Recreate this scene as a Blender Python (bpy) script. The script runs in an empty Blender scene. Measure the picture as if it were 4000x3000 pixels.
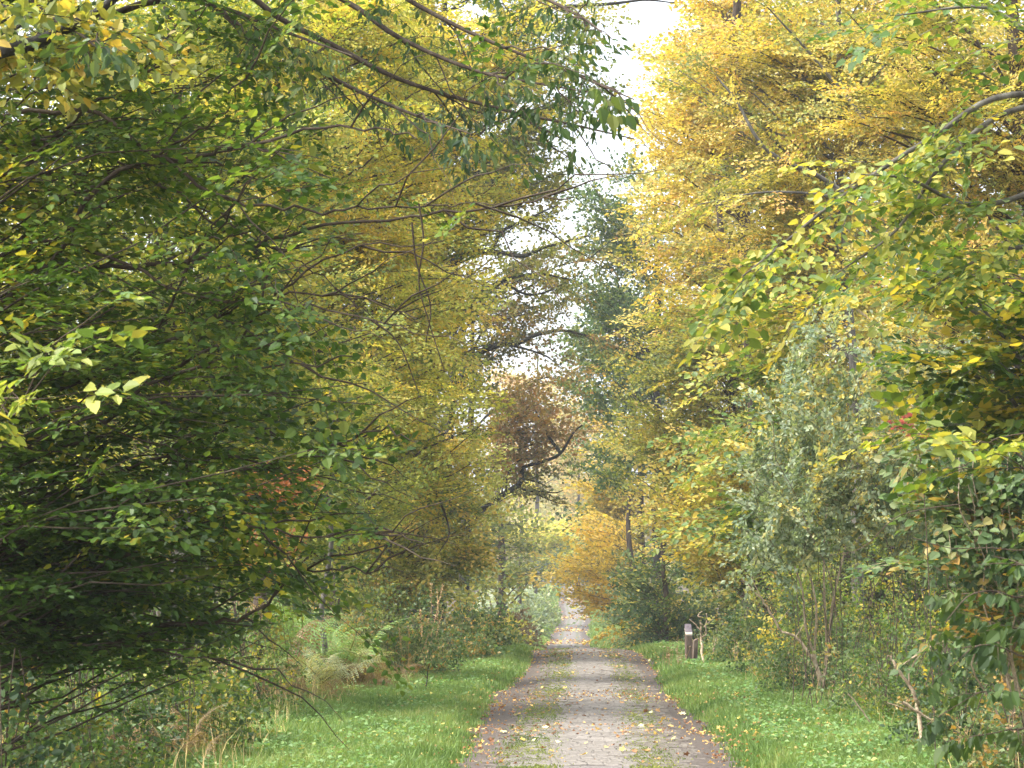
import bpy, math, random
import numpy as np
from mathutils import Vector, Matrix

random.seed(7)
RNG = np.random.default_rng(7)
scene = bpy.context.scene
col = scene.collection

# ------------------------------------------------------------------ camera
F = 9022.0                      # focal length in photo pixels (4000 wide)
CAMZ = 1.6
PITCH = math.atan(900.0 / F)
cam_d = bpy.data.cameras.new('camera')
cam_d.sensor_width = 36.0
cam_d.lens = 36.0 * F / 4000.0
cam_d.clip_start = 0.1
cam_d.clip_end = 3000.0
cam_d.dof.use_dof = True
cam_d.dof.focus_distance = 50.0
cam_d.dof.aperture_fstop = 15.0
cam = bpy.data.objects.new('camera', cam_d)
col.objects.link(cam)
cam.location = (0, 0, CAMZ)
cam.rotation_euler = (math.pi / 2 + PITCH, 0, 0)
scene.camera = cam

# ------------------------------------------------------------------ sky, sun, exposure
SUN_EL, SUN_AZ = math.radians(54), math.radians(-108)     # azimuth from +Y towards +X
world = bpy.data.worlds.new('World')
scene.world = world
world.use_nodes = True
nt = world.node_tree
for n in list(nt.nodes):
    nt.nodes.remove(n)
sky = nt.nodes.new('ShaderNodeTexSky')
sky.sky_type = 'NISHITA'
sky.sun_disc = False
sky.sun_elevation = SUN_EL
sky.sun_rotation = SUN_AZ
sky.air_density = 1.0
sky.dust_density = 4.0
hs = nt.nodes.new('ShaderNodeHueSaturation')
hs.inputs['Saturation'].default_value = 0.3            # thin bright cloud cover
bgn = nt.nodes.new('ShaderNodeBackground')
bgn.inputs['Strength'].default_value = 0.15
wo = nt.nodes.new('ShaderNodeOutputWorld')
nt.links.new(sky.outputs['Color'], hs.inputs['Color'])
nt.links.new(hs.outputs['Color'], bgn.inputs['Color'])
nt.links.new(bgn.outputs['Background'], wo.inputs['Surface'])

sun_d = bpy.data.lights.new('sun', 'SUN')
sun_d.energy = 1.6
sun_d.angle = math.radians(22)
sun_d.color = (1.0, 0.95, 0.86)
sun = bpy.data.objects.new('sun', sun_d)
col.objects.link(sun)
to_sun = Vector((math.sin(SUN_AZ) * math.cos(SUN_EL), math.cos(SUN_AZ) * math.cos(SUN_EL), math.sin(SUN_EL)))
sun.rotation_euler = to_sun.to_track_quat('Z', 'Y').to_euler()
sun.location = (0, 0, 60)

scene.view_settings.view_transform = 'Standard'
scene.view_settings.look = 'None'
scene.view_settings.gamma = 1.0
scene.view_settings.use_curve_mapping = False
scene.view_settings.exposure = 1.9

scene.cycles.max_bounces = 8
scene.cycles.diffuse_bounces = 4
scene.cycles.transmission_bounces = 6
scene.cycles.volume_bounces = 1

# ------------------------------------------------------------------ geometry of the place
cp, sp_ = math.cos(PITCH), math.sin(PITCH)


def at(px, py, d):
    """World point seen at photo pixel (px, py) at depth d metres."""
    u = (px - 2000.0) / F
    v = -(py - 1500.0) / F
    return np.array([d * u, d * (cp - sp_ * v), CAMZ + d * (sp_ + cp * v)])


def project(P):
    """Photo pixel of world points (n,3)."""
    P = np.asarray(P)
    x, y, z = P[..., 0], P[..., 1], P[..., 2] - CAMZ
    dep = np.maximum(y * cp + z * sp_, 0.1)
    up = -y * sp_ + z * cp
    return 2000 + F * x / dep, 1500 - F * up / dep


_ky = np.array([-60, 0, 24.5, 45, 60, 67, 71, 80, 95, 115, 150, 175, 200, 230, 255, 275, 310, 350, 380, 600, 900], float)
_kz = np.array([-1.0, -.34, -.03, .235, .43, .52, .50, .22, -.5, -1.1, -.68, -.35, .02, .6, 1.6, 2.7, 4.3, 6.1, 6.6, 8.0, 9.0])
_fy = np.arange(-60, 900, 1.0)
_fz = np.interp(_fy, _ky, _kz)
_k = np.hanning(9); _k /= _k.sum()
_fz = np.convolve(np.pad(_fz, 4, mode='edge'), _k, mode='valid')


def road_z(y):
    return np.interp(y, _fy, _fz)


_rx = np.interp(_fy, [-60, 0, 24.5, 45, 68, 110, 154, 200, 247, 270, 310, 350, 400, 450, 900],
                [-1.6, .12, .84, 1.48, 2.18, 3.0, 3.7, 5.0, 6.8, 7.0, 7.9, 9.4, 14, 22, 100])
_k2 = np.hanning(21); _k2 /= _k2.sum()
_rx = np.convolve(np.pad(_rx, 10, mode='reflect', reflect_type='odd'), _k2, mode='valid')


def road_x(y):
    return np.interp(y, _fy, _rx)


HALF = 1.62
HAZE = True


def _sm(a, b, x):
    t = np.clip((x - a) / (b - a), 0, 1)
    return t * t * (3 - 2 * t)


def ground_z(x, y):
    x = np.asarray(x, float); y = np.asarray(y, float)
    s = x - road_x(y)
    a = np.abs(s)
    z = road_z(y) + 0.09 * (1 - np.clip(a / HALF, 0, 1) ** 2)
    z = z + 0.07 * _sm(HALF, HALF + .35, a)
    z = z + np.where(s < 0, 0.35, 0.22) * _sm(HALF + 1.2, HALF + 6.0, a)
    z = z + 1.2 * _sm(9, 60, a)
    z = z + 0.05 * np.sin(x * 1.3 + y * .37) * np.sin(y * .61 - x * .5) * _sm(HALF + .2, HALF + 2, a)
    z = z + 0.25 * np.sin(x * .21 + 1) * np.sin(y * .13) * _sm(6, 20, a)
    return z


def gpt(px, d):
    """Ground point at lateral photo column px and distance d."""
    x = (px - 2000.0) / F * d
    return np.array([x, d, float(ground_z(x, d))])


# ------------------------------------------------------------------ helpers: objects
def put(o, parent=None):
    col.objects.link(o)
    if parent is not None:
        o.parent = parent
    return o


def tag(o, label=None, cat=None, group=None, kind=None):
    if label: o['label'] = label
    if cat: o['category'] = cat
    if group: o['group'] = group
    if kind: o['kind'] = kind
    return o


def root(name, loc, label, cat, group=None):
    o = bpy.data.objects.new(name, None)
    o.empty_display_size = 0.2
    o.location = [float(v) for v in loc]
    col.objects.link(o)
    return tag(o, label, cat, group)


def mesh_np(name, V, faces_idx, nper, mats, colors=None, smooth=False, off=None):
    """V (n,3); faces_idx flat int array; nper = verts per face."""
    me = bpy.data.meshes.new(name)
    V = np.asarray(V, np.float32)
    if off is not None:
        V = V - np.asarray(off, np.float32)
    nf = len(faces_idx) // nper
    me.vertices.add(len(V))
    me.vertices.foreach_set('co', V.ravel())
    me.loops.add(len(faces_idx))
    me.loops.foreach_set('vertex_index', np.asarray(faces_idx, np.int32))
    me.polygons.add(nf)
    me.polygons.foreach_set('loop_start', np.arange(0, nf * nper, nper, dtype=np.int32))
    me.polygons.foreach_set('use_smooth', np.full(nf, smooth, dtype=bool))
    if colors is not None:
        a = me.attributes.new('tint', 'FLOAT_COLOR', 'FACE')
        c = np.ones((nf, 4), np.float32)
        c[:, :3] = colors
        a.data.foreach_set('color', c.ravel())
    me.materials.append(mats)
    me.update(calc_edges=True)
    return me


# ------------------------------------------------------------------ materials
def new_mat(name):
    m = bpy.data.materials.new(name)
    m.use_nodes = True
    n = m.node_tree
    for x in list(n.nodes):
        n.nodes.remove(x)
    return m, n


def N(n, t, **kw):
    x = n.nodes.new(t)
    for k, v in kw.items():
        setattr(x, k, v)
    return x


def leaf_mat(name, rough, spec, trans, tcol=(1.35, 1.3, .55)):
    m, n = new_mat(name)
    at_ = N(n, 'ShaderNodeAttribute', attribute_name='tint')
    p = N(n, 'ShaderNodeBsdfPrincipled')
    p.inputs['Roughness'].default_value = rough
    p.inputs['Specular IOR Level'].default_value = spec
    t = N(n, 'ShaderNodeBsdfTranslucent')
    mul = N(n, 'ShaderNodeMix', data_type='RGBA', blend_type='MULTIPLY')
    mul.inputs[0].default_value = 1.0
    mul.inputs[7].default_value = (*tcol, 1)
    mx = N(n, 'ShaderNodeMixShader')
    mx.inputs[0].default_value = trans
    o = N(n, 'ShaderNodeOutputMaterial')
    L = n.links.new
    L(at_.outputs['Color'], p.inputs['Base Color'])
    L(at_.outputs['Color'], mul.inputs[6])
    L(mul.outputs[2], t.inputs['Color'])
    L(p.outputs[0], mx.inputs[1]); L(t.outputs[0], mx.inputs[2])
    L(mx.outputs[0], o.inputs['Surface'])
    return m


M_LEAF = leaf_mat('leaf_matt', .5, .35, .42)
M_GLOSS = leaf_mat('leaf_glossy', .45, .38, .46)
M_GRASS = leaf_mat('grass_blade', .5, .3, .35)
M_LITTER = leaf_mat('dead_leaf', .6, .25, .15, (1.2, 1.1, .8))


def ramp_mat(name, stops, scale, detail=6, rough=.85, bump=.4, bump_scale=None, stretch=(1, 1, 1), spec=.25):
    m, n = new_mat(name)
    L = n.links.new
    tc = N(n, 'ShaderNodeTexCoord')
    mp = N(n, 'ShaderNodeMapping'); mp.inputs['Scale'].default_value = stretch
    nz = N(n, 'ShaderNodeTexNoise'); nz.inputs['Scale'].default_value = scale; nz.inputs['Detail'].default_value = detail
    nz.inputs['Roughness'].default_value = .65
    rp = N(n, 'ShaderNodeValToRGB')
    while len(rp.color_ramp.elements) < len(stops):
        rp.color_ramp.elements.new(.5)
    for e, (p_, c) in zip(rp.color_ramp.elements, stops):
        e.position = p_; e.color = (*c, 1)
    nb = N(n, 'ShaderNodeTexNoise'); nb.inputs['Scale'].default_value = bump_scale or scale * 4; nb.inputs['Detail'].default_value = 4
    bp = N(n, 'ShaderNodeBump'); bp.inputs['Strength'].default_value = bump; bp.inputs['Distance'].default_value = .03
    p = N(n, 'ShaderNodeBsdfPrincipled'); p.inputs['Roughness'].default_value = rough
    p.inputs['Specular IOR Level'].default_value = spec
    o = N(n, 'ShaderNodeOutputMaterial')
    L(tc.outputs['Object'], mp.inputs[0]); L(mp.outputs[0], nz.inputs['Vector']); L(mp.outputs[0], nb.inputs['Vector'])
    L(nz.outputs['Fac'], rp.inputs[0]); L(rp.outputs[0], p.inputs['Base Color'])
    L(nb.outputs['Fac'], bp.inputs['Height']); L(bp.outputs[0], p.inputs['Normal'])
    L(p.outputs[0], o.inputs['Surface'])
    return m


M_BARK = ramp_mat('bark_brown', [(.3, (.028, .02, .014)), (.5, (.06, .043, .03)), (.7, (.11, .085, .06))], 9, stretch=(1, 1, .35))
M_BARKG = ramp_mat('bark_grey', [(.3, (.05, .045, .038)), (.5, (.12, .11, .09)), (.72, (.24, .23, .19))], 7, stretch=(1, 1, .5))
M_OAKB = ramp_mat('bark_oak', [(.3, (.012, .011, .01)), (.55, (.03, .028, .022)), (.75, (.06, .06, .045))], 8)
M_STICK = ramp_mat('dead_wood', [(.3, (.16, .11, .07)), (.5, (.34, .26, .17)), (.7, (.5, .42, .3))], 14)
M_TWIG = ramp_mat('twig_brown', [(.3, (.05, .035, .024)), (.6, (.1, .07, .05)), (.8, (.16, .12, .09))], 12)
M_FLOOR = ramp_mat('forest_floor', [(.3, (.035, .024, .014)), (.5, (.075, .05, .026)), (.68, (.06, .07, .025)), (.8, (.13, .085, .04))], 1.3, bump=.8, bump_scale=14)
M_VERGE = ramp_mat('verge_turf', [(.3, (.03, .055, .014)), (.5, (.05, .09, .022)), (.7, (.075, .11, .03)), (.82, (.11, .09, .04))], 1.6, bump=.8, bump_scale=20)
M_SETT = ramp_mat('sett_stone', [(.28, (.1, .088, .074)), (.5, (.165, .148, .128)), (.7, (.235, .213, .188))], 3.2, rough=.75, bump=.3, bump_scale=60, spec=.35)


M_SETT_DIRTY = ramp_mat('sett_stone_dirty', [(.28, (.07, .058, .046)), (.5, (.125, .108, .09)), (.7, (.18, .16, .135))], 3.2, rough=.85, bump=.4, bump_scale=50, spec=.2)


def track_mat():
    m, n = new_mat('track_surface')
    L = n.links.new
    tc = N(n, 'ShaderNodeTexCoord')
    uv = N(n, 'ShaderNodeAttribute', attribute_name='across')      # signed offset from the centre line, metres
    nz = N(n, 'ShaderNodeTexNoise'); nz.inputs['Scale'].default_value = 1.1; nz.inputs['Detail'].default_value = 8
    nf = N(n, 'ShaderNodeTexNoise'); nf.inputs['Scale'].default_value = 22; nf.inputs['Detail'].default_value = 6
    L(tc.outputs['Object'], nz.inputs['Vector']); L(tc.outputs['Object'], nf.inputs['Vector'])

    def math_(op, a, b=None, clamp=False):
        x = N(n, 'ShaderNodeMath', operation=op, use_clamp=clamp)
        for i, v in enumerate((a, b)):
            if v is None: continue
            if isinstance(v, (int, float)): x.inputs[i].default_value = v
            else: L(v, x.inputs[i])
        return x.outputs[0]

    ab = math_('ABSOLUTE', uv.outputs['Fac'])
    wob = math_('MULTIPLY', math_('SUBTRACT', nz.outputs['Fac'], .5), 1.1)
    e = math_('ADD', ab, wob)
    stone = N(n, 'ShaderNodeMapRange'); stone.interpolation_type = 'SMOOTHSTEP'
    stone.inputs['From Min'].default_value = 1.05; stone.inputs['From Max'].default_value = .75
    L(e, stone.inputs['Value'])
    dirt = N(n, 'ShaderNodeValToRGB')
    els = dirt.color_ramp.elements
    els[0].position = .3; els[0].color = (.036, .027, .021, 1)
    els[1].position = .7; els[1].color = (.105, .082, .066, 1)
    L(nf.outputs['Fac'], dirt.inputs[0])
    st = N(n, 'ShaderNodeValToRGB')
    els = st.color_ramp.elements
    els[0].position = .25; els[0].color = (.08, .068, .064, 1)
    els[1].position = .75; els[1].color = (.2, .178, .16, 1)
    L(nf.outputs['Fac'], st.inputs[0])
    mx = N(n, 'ShaderNodeMix', data_type='RGBA')
    L(stone.outputs[0], mx.inputs[0]); L(dirt.outputs[0], mx.inputs[6]); L(st.outputs[0], mx.inputs[7])
    # two mossy lines beside the middle strip
    dist = math_('ABSOLUTE', math_('SUBTRACT', math_('ADD', ab, math_('MULTIPLY', math_('SUBTRACT', nz.outputs['Fac'], .5), .5)), .62))
    mo = N(n, 'ShaderNodeMapRange'); mo.inputs['From Min'].default_value = .2; mo.inputs['From Max'].default_value = .03
    L(dist, mo.inputs['Value'])
    mo2 = math_('MULTIPLY', mo.outputs[0], math_('MULTIPLY', nf.outputs['Fac'], 1.3), True)
    mx2 = N(n, 'ShaderNodeMix', data_type='RGBA'); mx2.inputs[7].default_value = (.06, .08, .022, 1)
    L(mo2, mx2.inputs[0]); L(mx.outputs[2], mx2.inputs[6])
    bp = N(n, 'ShaderNodeBump'); bp.inputs['Strength'].default_value = .6; bp.inputs['Distance'].default_value = .03
    L(nf.outputs['Fac'], bp.inputs['Height'])
    p = N(n, 'ShaderNodeBsdfPrincipled'); p.inputs['Roughness'].default_value = .8
    L(mx2.outputs[2], p.inputs['Base Color']); L(bp.outputs[0], p.inputs['Normal'])
    o = N(n, 'ShaderNodeOutputMaterial'); L(p.outputs[0], o.inputs['Surface'])
    return m


M_TRACK = track_mat()

# ------------------------------------------------------------------ setting: ground, track, verges


def strip(name, s0, s1, ys, ns, mat, lift, kind='structure', attr=False):
    """A sheet that follows the track from offset s0 to s1 (functions or numbers)."""
    f0 = s0 if callable(s0) else (lambda y: np.full_like(y, s0))
    f1 = s1 if callable(s1) else (lambda y: np.full_like(y, s1))
    t = np.linspace(0, 1, ns)
    Y = np.repeat(ys[:, None], ns, 1)
    S = f0(ys)[:, None] * (1 - t) + f1(ys)[:, None] * t
    X = road_x(Y) + S
    Z = ground_z(X, Y) + lift
    V = np.stack([X, Y, Z], -1).reshape(-1, 3)
    i = np.arange(len(ys) - 1)[:, None] * ns + np.arange(ns - 1)[None]
    f = np.stack([i, i + 1, i + ns + 1, i + ns], -1).reshape(-1)
    me = mesh_np(name, V, f, 4, mat, smooth=True)
    if attr:
        a = me.attributes.new('across', 'FLOAT', 'POINT')
        a.data.foreach_set('value', S.reshape(-1).astype(np.float32))
    o = put(bpy.data.objects.new(name, me))
    tag(o, kind=kind)
    return o


ys_g = np.concatenate([np.arange(-40, 20, 4), np.arange(20, 120, 1.0), np.arange(120, 420, 3.0), np.arange(420, 900, 20.0)])
xs_g = np.concatenate([np.arange(-400, -40, 20.0), np.arange(-40, -8, 2.0), np.arange(-8, 20, .4), np.arange(20, 50, 2.0), np.arange(50, 421, 20.0)])
GX, GY = np.meshgrid(xs_g, ys_g)
GZ = ground_z(GX, GY)
_a = np.abs(GX - road_x(GY))
GZ = GZ - 0.06 * (1 - _sm(HALF + .3, HALF + 1.0, _a))        # dug in below the track and verge sheets
nx = len(xs_g)
ii = np.arange(len(ys_g) - 1)[:, None] * nx + np.arange(nx - 1)[None]
me = mesh_np('forest_floor', np.stack([GX, GY, GZ], -1).reshape(-1, 3),
             np.stack([ii, ii + 1, ii + nx + 1, ii + nx], -1).reshape(-1), 4, M_FLOOR, smooth=True)
tag(put(bpy.data.objects.new('forest_floor', me)), kind='structure')


def lw(y):      # verge widths vary along the way
    return 1.3 * _sm(90, 130, y) + 2.7 + .35 * np.sin(y / 5.3) + .2 * np.sin(y / 2.1) - .7 * np.clip((y - 24) / 40, 0, 1)


def rw(y):
    return 1.6 * _sm(90, 130, y) + 2.2 + .3 * np.sin(y / 4.1 + 1) + .2 * np.sin(y / 1.9) - .6 * np.clip((y - 28) / 40, 0, 1)


ys_t = np.concatenate([np.arange(-20, 20, 2.0), np.arange(20, 120, .5), np.arange(120, 420, 1.5)])


def edge(y, s):
    return HALF + .025 * np.sin(y * 1.1 + s) + .015 * np.sin(y * 3.1 + 2 * s) + .09 * np.sin(y * .21 + s)


track = strip('track', lambda y: -edge(y, 0) - .05, lambda y: edge(y, 2) + .05, ys_t, 17, M_TRACK, .0, attr=True)
strip('grass_verge', lambda y: -(HALF + lw(y)), lambda y: -edge(y, 0), ys_t, 9, M_VERGE, .012)
strip('grass_verge', lambda y: edge(y, 2), lambda y: HALF + rw(y), ys_t, 9, M_VERGE, .012)

# ------------------------------------------------------------------ setts


def sett_verts(cx, cy, w, l, h, dz, tilt):
    """Dressed stone with a worn, rounded top: bottom ring, shoulder ring, top ring."""
    out = []
    for k, (ins, z) in enumerate(((0, -.05), (.002, h * .55), (.022, h))):
        for sx, sy in ((-1, -1), (1, -1), (1, 1), (-1, 1)):
            x = cx + sx * (w / 2 - ins); y = cy + sy * (l / 2 - ins)
            out.append((x, y, z + dz + (tilt[0] * sx + tilt[1] * sy) * (k > 0)))
    return out


SETT_F = []
for k in (0, 4):
    for a in range(4):
        b = (a + 1) % 4
        SETT_F += [k + a, k + b, k + 4 + b, k + 4 + a]
SETT_F += [8, 9, 10, 11]
rows = []
y = 24.0
r_ = random.Random(3)
while y < 69:
    l = r_.uniform(.13, .165)
    s = -1.18 + r_.uniform(-.05, .05)
    while s < 1.1:
        w = r_.uniform(.13, .19)
        edge_p = max(0, (abs(s) - .85) / .35)
        if r_.random() > edge_p * .8:
            rows.append((s + w / 2, y + l / 2, w - .012, l - .012))
        s += w
    y += l
sett_V, sett_D, n_obj = [], [], 0
templ = []
for k in range(16):
    tl = (r_.uniform(-.005, .005), r_.uniform(-.005, .005))
    V = sett_verts(0, 0, r_.uniform(.13, .17), r_.uniform(.125, .15), .032 + r_.uniform(-.006, .006), 0, tl)
    templ.append(mesh_np('sett', np.array(V), SETT_F, 4, M_SETT if k < 8 else M_SETT_DIRTY))
for (s, yy, w, l) in rows:
    x = float(road_x(yy)) + s
    z = float(ground_z(x, yy))
    dirty = abs(s + .15 * math.sin(yy * .31)) + r_.gauss(0, .16) > .6
    dz = r_.uniform(-.018, -.007) + .005 * math.sin(yy * .9 + s) - .03 * max(0, abs(s) - .75)
    if n_obj < 300:
        o = bpy.data.objects.new('sett', r_.choice(templ[8:] if dirty else templ[:8]))
        o.location = (x, yy, z + dz); o.rotation_euler = (0, 0, r_.uniform(-.06, .06))
        put(o, track); n_obj += 1
    else:
        (sett_D if dirty else sett_V).append(sett_verts(x, yy, w, l, .032, z + dz, (r_.uniform(-.005, .005), r_.uniform(-.005, .005))))
for sv, m_ in ((np.array(sett_V), M_SETT), (np.array(sett_D), M_SETT_DIRTY)):
    fi = (np.arange(len(sv))[:, None] * 12 + np.array(SETT_F)[None]).reshape(-1)
    o = put(bpy.data.objects.new('setts', mesh_np('setts', sv.reshape(-1, 3), fi, 4, m_)), track)
    o['kind'] = 'stuff'

# ------------------------------------------------------------------ foliage machinery
LEAF_TRI = np.array([0, 1, 2, 0, 2, 3])
LEAF_QUAD = np.array([0, 1, 2, 3, 0, 3, 4, 5])


def leaf_local(n, rng, L, wid, rich):
    """Vertices of n leaves in their own frame: x along the midrib, z up."""
    Ls = L * rng.uniform(.6, 1.3, n)
    W = Ls * wid * rng.uniform(.85, 1.15, n)
    f = rng.uniform(.05, .22, n) * W
    dr = -rng.uniform(0, .18, n) * Ls
    z0 = np.zeros(n)
    if rich:
        pts = [(z0, z0, z0), (Ls * .28, W * .5, f), (Ls * .68, W * .38, f * .7 + dr * .4), (Ls, z0, dr),
               (Ls * .68, -W * .38, f * .7 + dr * .4), (Ls * .28, -W * .5, f)]
    else:
        pts = [(z0, z0, z0), (Ls * .45, W * .5, f), (Ls, z0, dr), (Ls * .45, -W * .5, f)]
    return np.stack([np.stack(p, -1) for p in pts], 1)      # n, nv, 3


def norm(v):
    return v / np.maximum(np.linalg.norm(v, axis=-1, keepdims=True), 1e-9)


def frames(a, nrm):
    a = norm(a)
    b = norm(np.cross(nrm, a))
    c = np.cross(a, b)
    return np.stack([a, b, c], -1)          # columns


def make_spray(length, leaf, rng, style='flat', wid=.62, rich=False, spacing=.8):
    """A branchlet: positions and directions of its leaves, spray axis along +x, face up +z."""
    pos, dr, nm = [], [], []
    sp = leaf * spacing

    def run(p0, d0, ln, drop):
        k = max(2, int(ln / sp))
        for i in range(k + 1):
            t = (i + .4) / (k + .8) * ln
            p = p0 + d0 * t + np.array([0, 0, -drop * t * t])
            side = 1 if i % 2 else -1
            ang = side * rng.uniform(.5, 1.1)
            if i == k: ang = rng.uniform(-.3, .3)
            c, s = math.cos(ang), math.sin(ang)
            d = np.array([d0[0] * c - d0[1] * s, d0[0] * s + d0[1] * c, d0[2] + rng.normal(0, .18)])
            n_ = np.array([rng.normal(0, .3), rng.normal(0, .3), 1.0])
            if style == 'droop':
                d = d * .55 + np.array([0, 0, -.8]); n_ = np.array([rng.normal(0, .6), rng.normal(0, .6), .5])
            elif style == 'tuft':
                d = d + rng.normal(0, .5, 3); n_ = rng.normal(0, .7, 3) + np.array([0, 0, .8])
            elif style == 'upright':
                d = d * .7 + np.array([.5, 0, .0]) + rng.normal(0, .3, 3); n_ = rng.normal(0, .8, 3) + np.array([0, 0, .6])
            pos.append(p + rng.normal(0, leaf * .15, 3)); dr.append(d); nm.append(n_)

    drop = {'flat': .12, 'droop': .25, 'tuft': .0, 'upright': -.02}[style] / max(length, .3)
    ntw = max(4, int(length / (leaf * {'flat': 1.5, 'droop': 2.0, 'tuft': 1.6, 'upright': 2.2}[style])))
    ax = np.array([1.0, 0, 0])
    run(np.zeros(3), ax, length, drop)
    for j in range(ntw):
        t = (j + .7) / (ntw + .7)
        side = 1 if j % 2 else -1
        a = side * rng.uniform(.6, 1.05) if style != 'upright' else side * rng.uniform(.2, .5)
        roll = rng.normal(0, .12) if style in ('flat', 'droop') else rng.uniform(-1.2, 1.2)
        d = np.array([math.cos(a), math.sin(a) * math.cos(roll), math.sin(a) * math.sin(roll)])
        ln = length * (.5 * (1 - t) + .12) * rng.uniform(.75, 1.2)
        run(np.array([t * length, 0, -drop * (t * length) ** 2]), d, ln, drop)
    pos, dr, nm = np.array(pos), np.array(dr), np.array(nm)
    n = len(pos)
    Vl = leaf_local(n, rng, leaf, wid, rich)
    R = frames(dr, nm)
    V = pos[:, None] + np.einsum('nij,nvj->nvi', R, Vl)
    return V                                     # n, nv, 3


PAL = {   # green -> most autumnal, albedo
    'beech': [(.07, .11, .028), (.14, .18, .038), (.26, .275, .052), (.36, .34, .07), (.42, .31, .06)],
    'gold': [(.13, .155, .04), (.245, .225, .055), (.38, .32, .085), (.44, .345, .095), (.41, .25, .08)],
    'olive': [(.055, .085, .028), (.1, .13, .036), (.17, .185, .042), (.26, .245, .05), (.34, .24, .05)],
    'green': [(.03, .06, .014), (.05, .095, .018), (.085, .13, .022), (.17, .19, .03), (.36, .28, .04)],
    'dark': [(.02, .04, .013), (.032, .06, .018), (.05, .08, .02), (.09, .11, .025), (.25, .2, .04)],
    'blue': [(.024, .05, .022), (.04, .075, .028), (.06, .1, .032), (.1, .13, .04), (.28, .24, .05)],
    'grey': [(.1, .14, .085), (.16, .2, .125), (.22, .26, .17), (.28, .29, .16), (.38, .31, .09)],
    'lime': [(.06, .11, .03), (.1, .15, .035), (.19, .22, .05), (.33, .3, .06), (.4, .3, .05)],
    'oak': [(.05, .07, .02), (.09, .1, .03), (.15, .13, .04), (.2, .13, .045), (.24, .12, .04)],
    'brown': [(.05, .035, .018), (.085, .056, .027), (.13, .083, .04), (.17, .112, .055), (.22, .155, .08)],
    'orange': [(.17, .16, .04), (.32, .24, .05), (.43, .315, .06), (.46, .34, .065), (.45, .28, .055)],
    'rust': [(.22, .08, .03), (.29, .11, .045), (.34, .14, .055), (.37, .18, .075), (.36, .21, .1)],
    'crimson': [(.15, .035, .05), (.2, .045, .065), (.24, .065, .09), (.27, .11, .13), (.3, .16, .16)],
    'pale': [(.2, .2, .07), (.3, .27, .1), (.4, .31, .13), (.45, .33, .17), (.45, .28, .14)],
    'bramble': [(.03, .06, .022), (.05, .09, .03), (.08, .125, .045), (.13, .16, .06), (.3, .18, .05)],
}


def palette(name, u, rng):
    c = np.array(PAL[name])
    u = np.clip(u, 0, 1) * (len(c) - 1)
    i = np.minimum(u.astype(int), len(c) - 2)
    f = (u - i)[:, None]
    out = c[i] * (1 - f) + c[i + 1] * f
    return np.minimum(out * 1.45 * rng.uniform(.78, 1.24, (len(u), 1)), .8)


class Tubes:
    """Branches that belong to one part, gathered into one mesh."""

    def __init__(self):
        self.V, self.I, self.n = [], [], 0

    def path(self, P, r0, r1, sides=5):
        P = np.asarray(P, float)
        k = len(P)
        T = norm(np.gradient(P, axis=0))
        ref = np.array([0, 0, 1.0]) if abs(T[:, 2]).mean() < .85 else np.array([1.0, 0, 0])
        A = norm(np.cross(T, ref)); B = np.cross(T, A)
        r = np.linspace(r0, r1, k)[:, None, None]
        th = np.arange(sides) / sides * 2 * math.pi
        ring = P[:, None] + r * (A[:, None] * np.cos(th)[None, :, None] + B[:, None] * np.sin(th)[None, :, None])
        self.V.append(ring.reshape(-1, 3))
        a = np.arange(k - 1)[:, None] * sides + np.arange(sides)[None]
        b = np.arange(k - 1)[:, None] * sides + (np.arange(sides)[None] + 1) % sides
        self.I.append((np.stack([a, b, b + sides, a + sides], -1) + self.n).reshape(-1))
        self.n += k * sides

    def twigs(self, P0, P1, P2, r):
        """Many thin three-sided twigs at once through P0-P1-P2 (n,3)."""
        n = len(P0)
        if not n: return
        P = np.stack([P0, P1, P2], 1)
        T = norm(P2 - P0)
        A = norm(np.cross(T, np.array([.1, .2, 1.0]))); B = np.cross(T, A)
        th = np.arange(3) / 3 * 2 * math.pi
        rr = np.array([1.0, .7, .25])
        ring = P[:, :, None] + r * rr[None, :, None, None] * (A[:, None, None] * np.cos(th)[None, None, :, None] + B[:, None, None] * np.sin(th)[None, None, :, None])
        self.V.append(ring.reshape(-1, 3))
        base = np.arange(n)[:, None, None] * 9 + self.n
        a = np.arange(2)[:, None] * 3 + np.arange(3)[None]
        b = np.arange(2)[:, None] * 3 + (np.arange(3)[None] + 1) % 3
        q = np.stack([a, b, b + 3, a + 3], -1)
        self.I.append((base[..., None] + q[None]).reshape(-1))
        self.n += n * 9

    def build(self, name, mat, parent, off):
        if not self.V: return None
        me = mesh_np(name, np.concatenate(self.V), np.concatenate(self.I), 4, mat, smooth=True, off=off)
        return put(bpy.data.objects.new(name, me), parent)


def smooth_path(P, k):
    """Catmull-Rom through control points."""
    P = np.asarray(P, float)
    Q = np.concatenate([2 * P[:1] - P[1:2], P, 2 * P[-1:] - P[-2:-1]])
    out = []
    for i in range(1, len(Q) - 2):
        t = np.linspace(0, 1, k, endpoint=False)[:, None]
        a, b, c, d = Q[i - 1], Q[i], Q[i + 1], Q[i + 2]
        out.append(.5 * ((2 * b) + (c - a) * t + (2 * a - 5 * b + 4 * c - d) * t ** 2 + (3 * b - a - 3 * c + d) * t ** 3))
    out.append(P[-1:])
    return np.concatenate(out)


N_LEAVES = [0]


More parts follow.
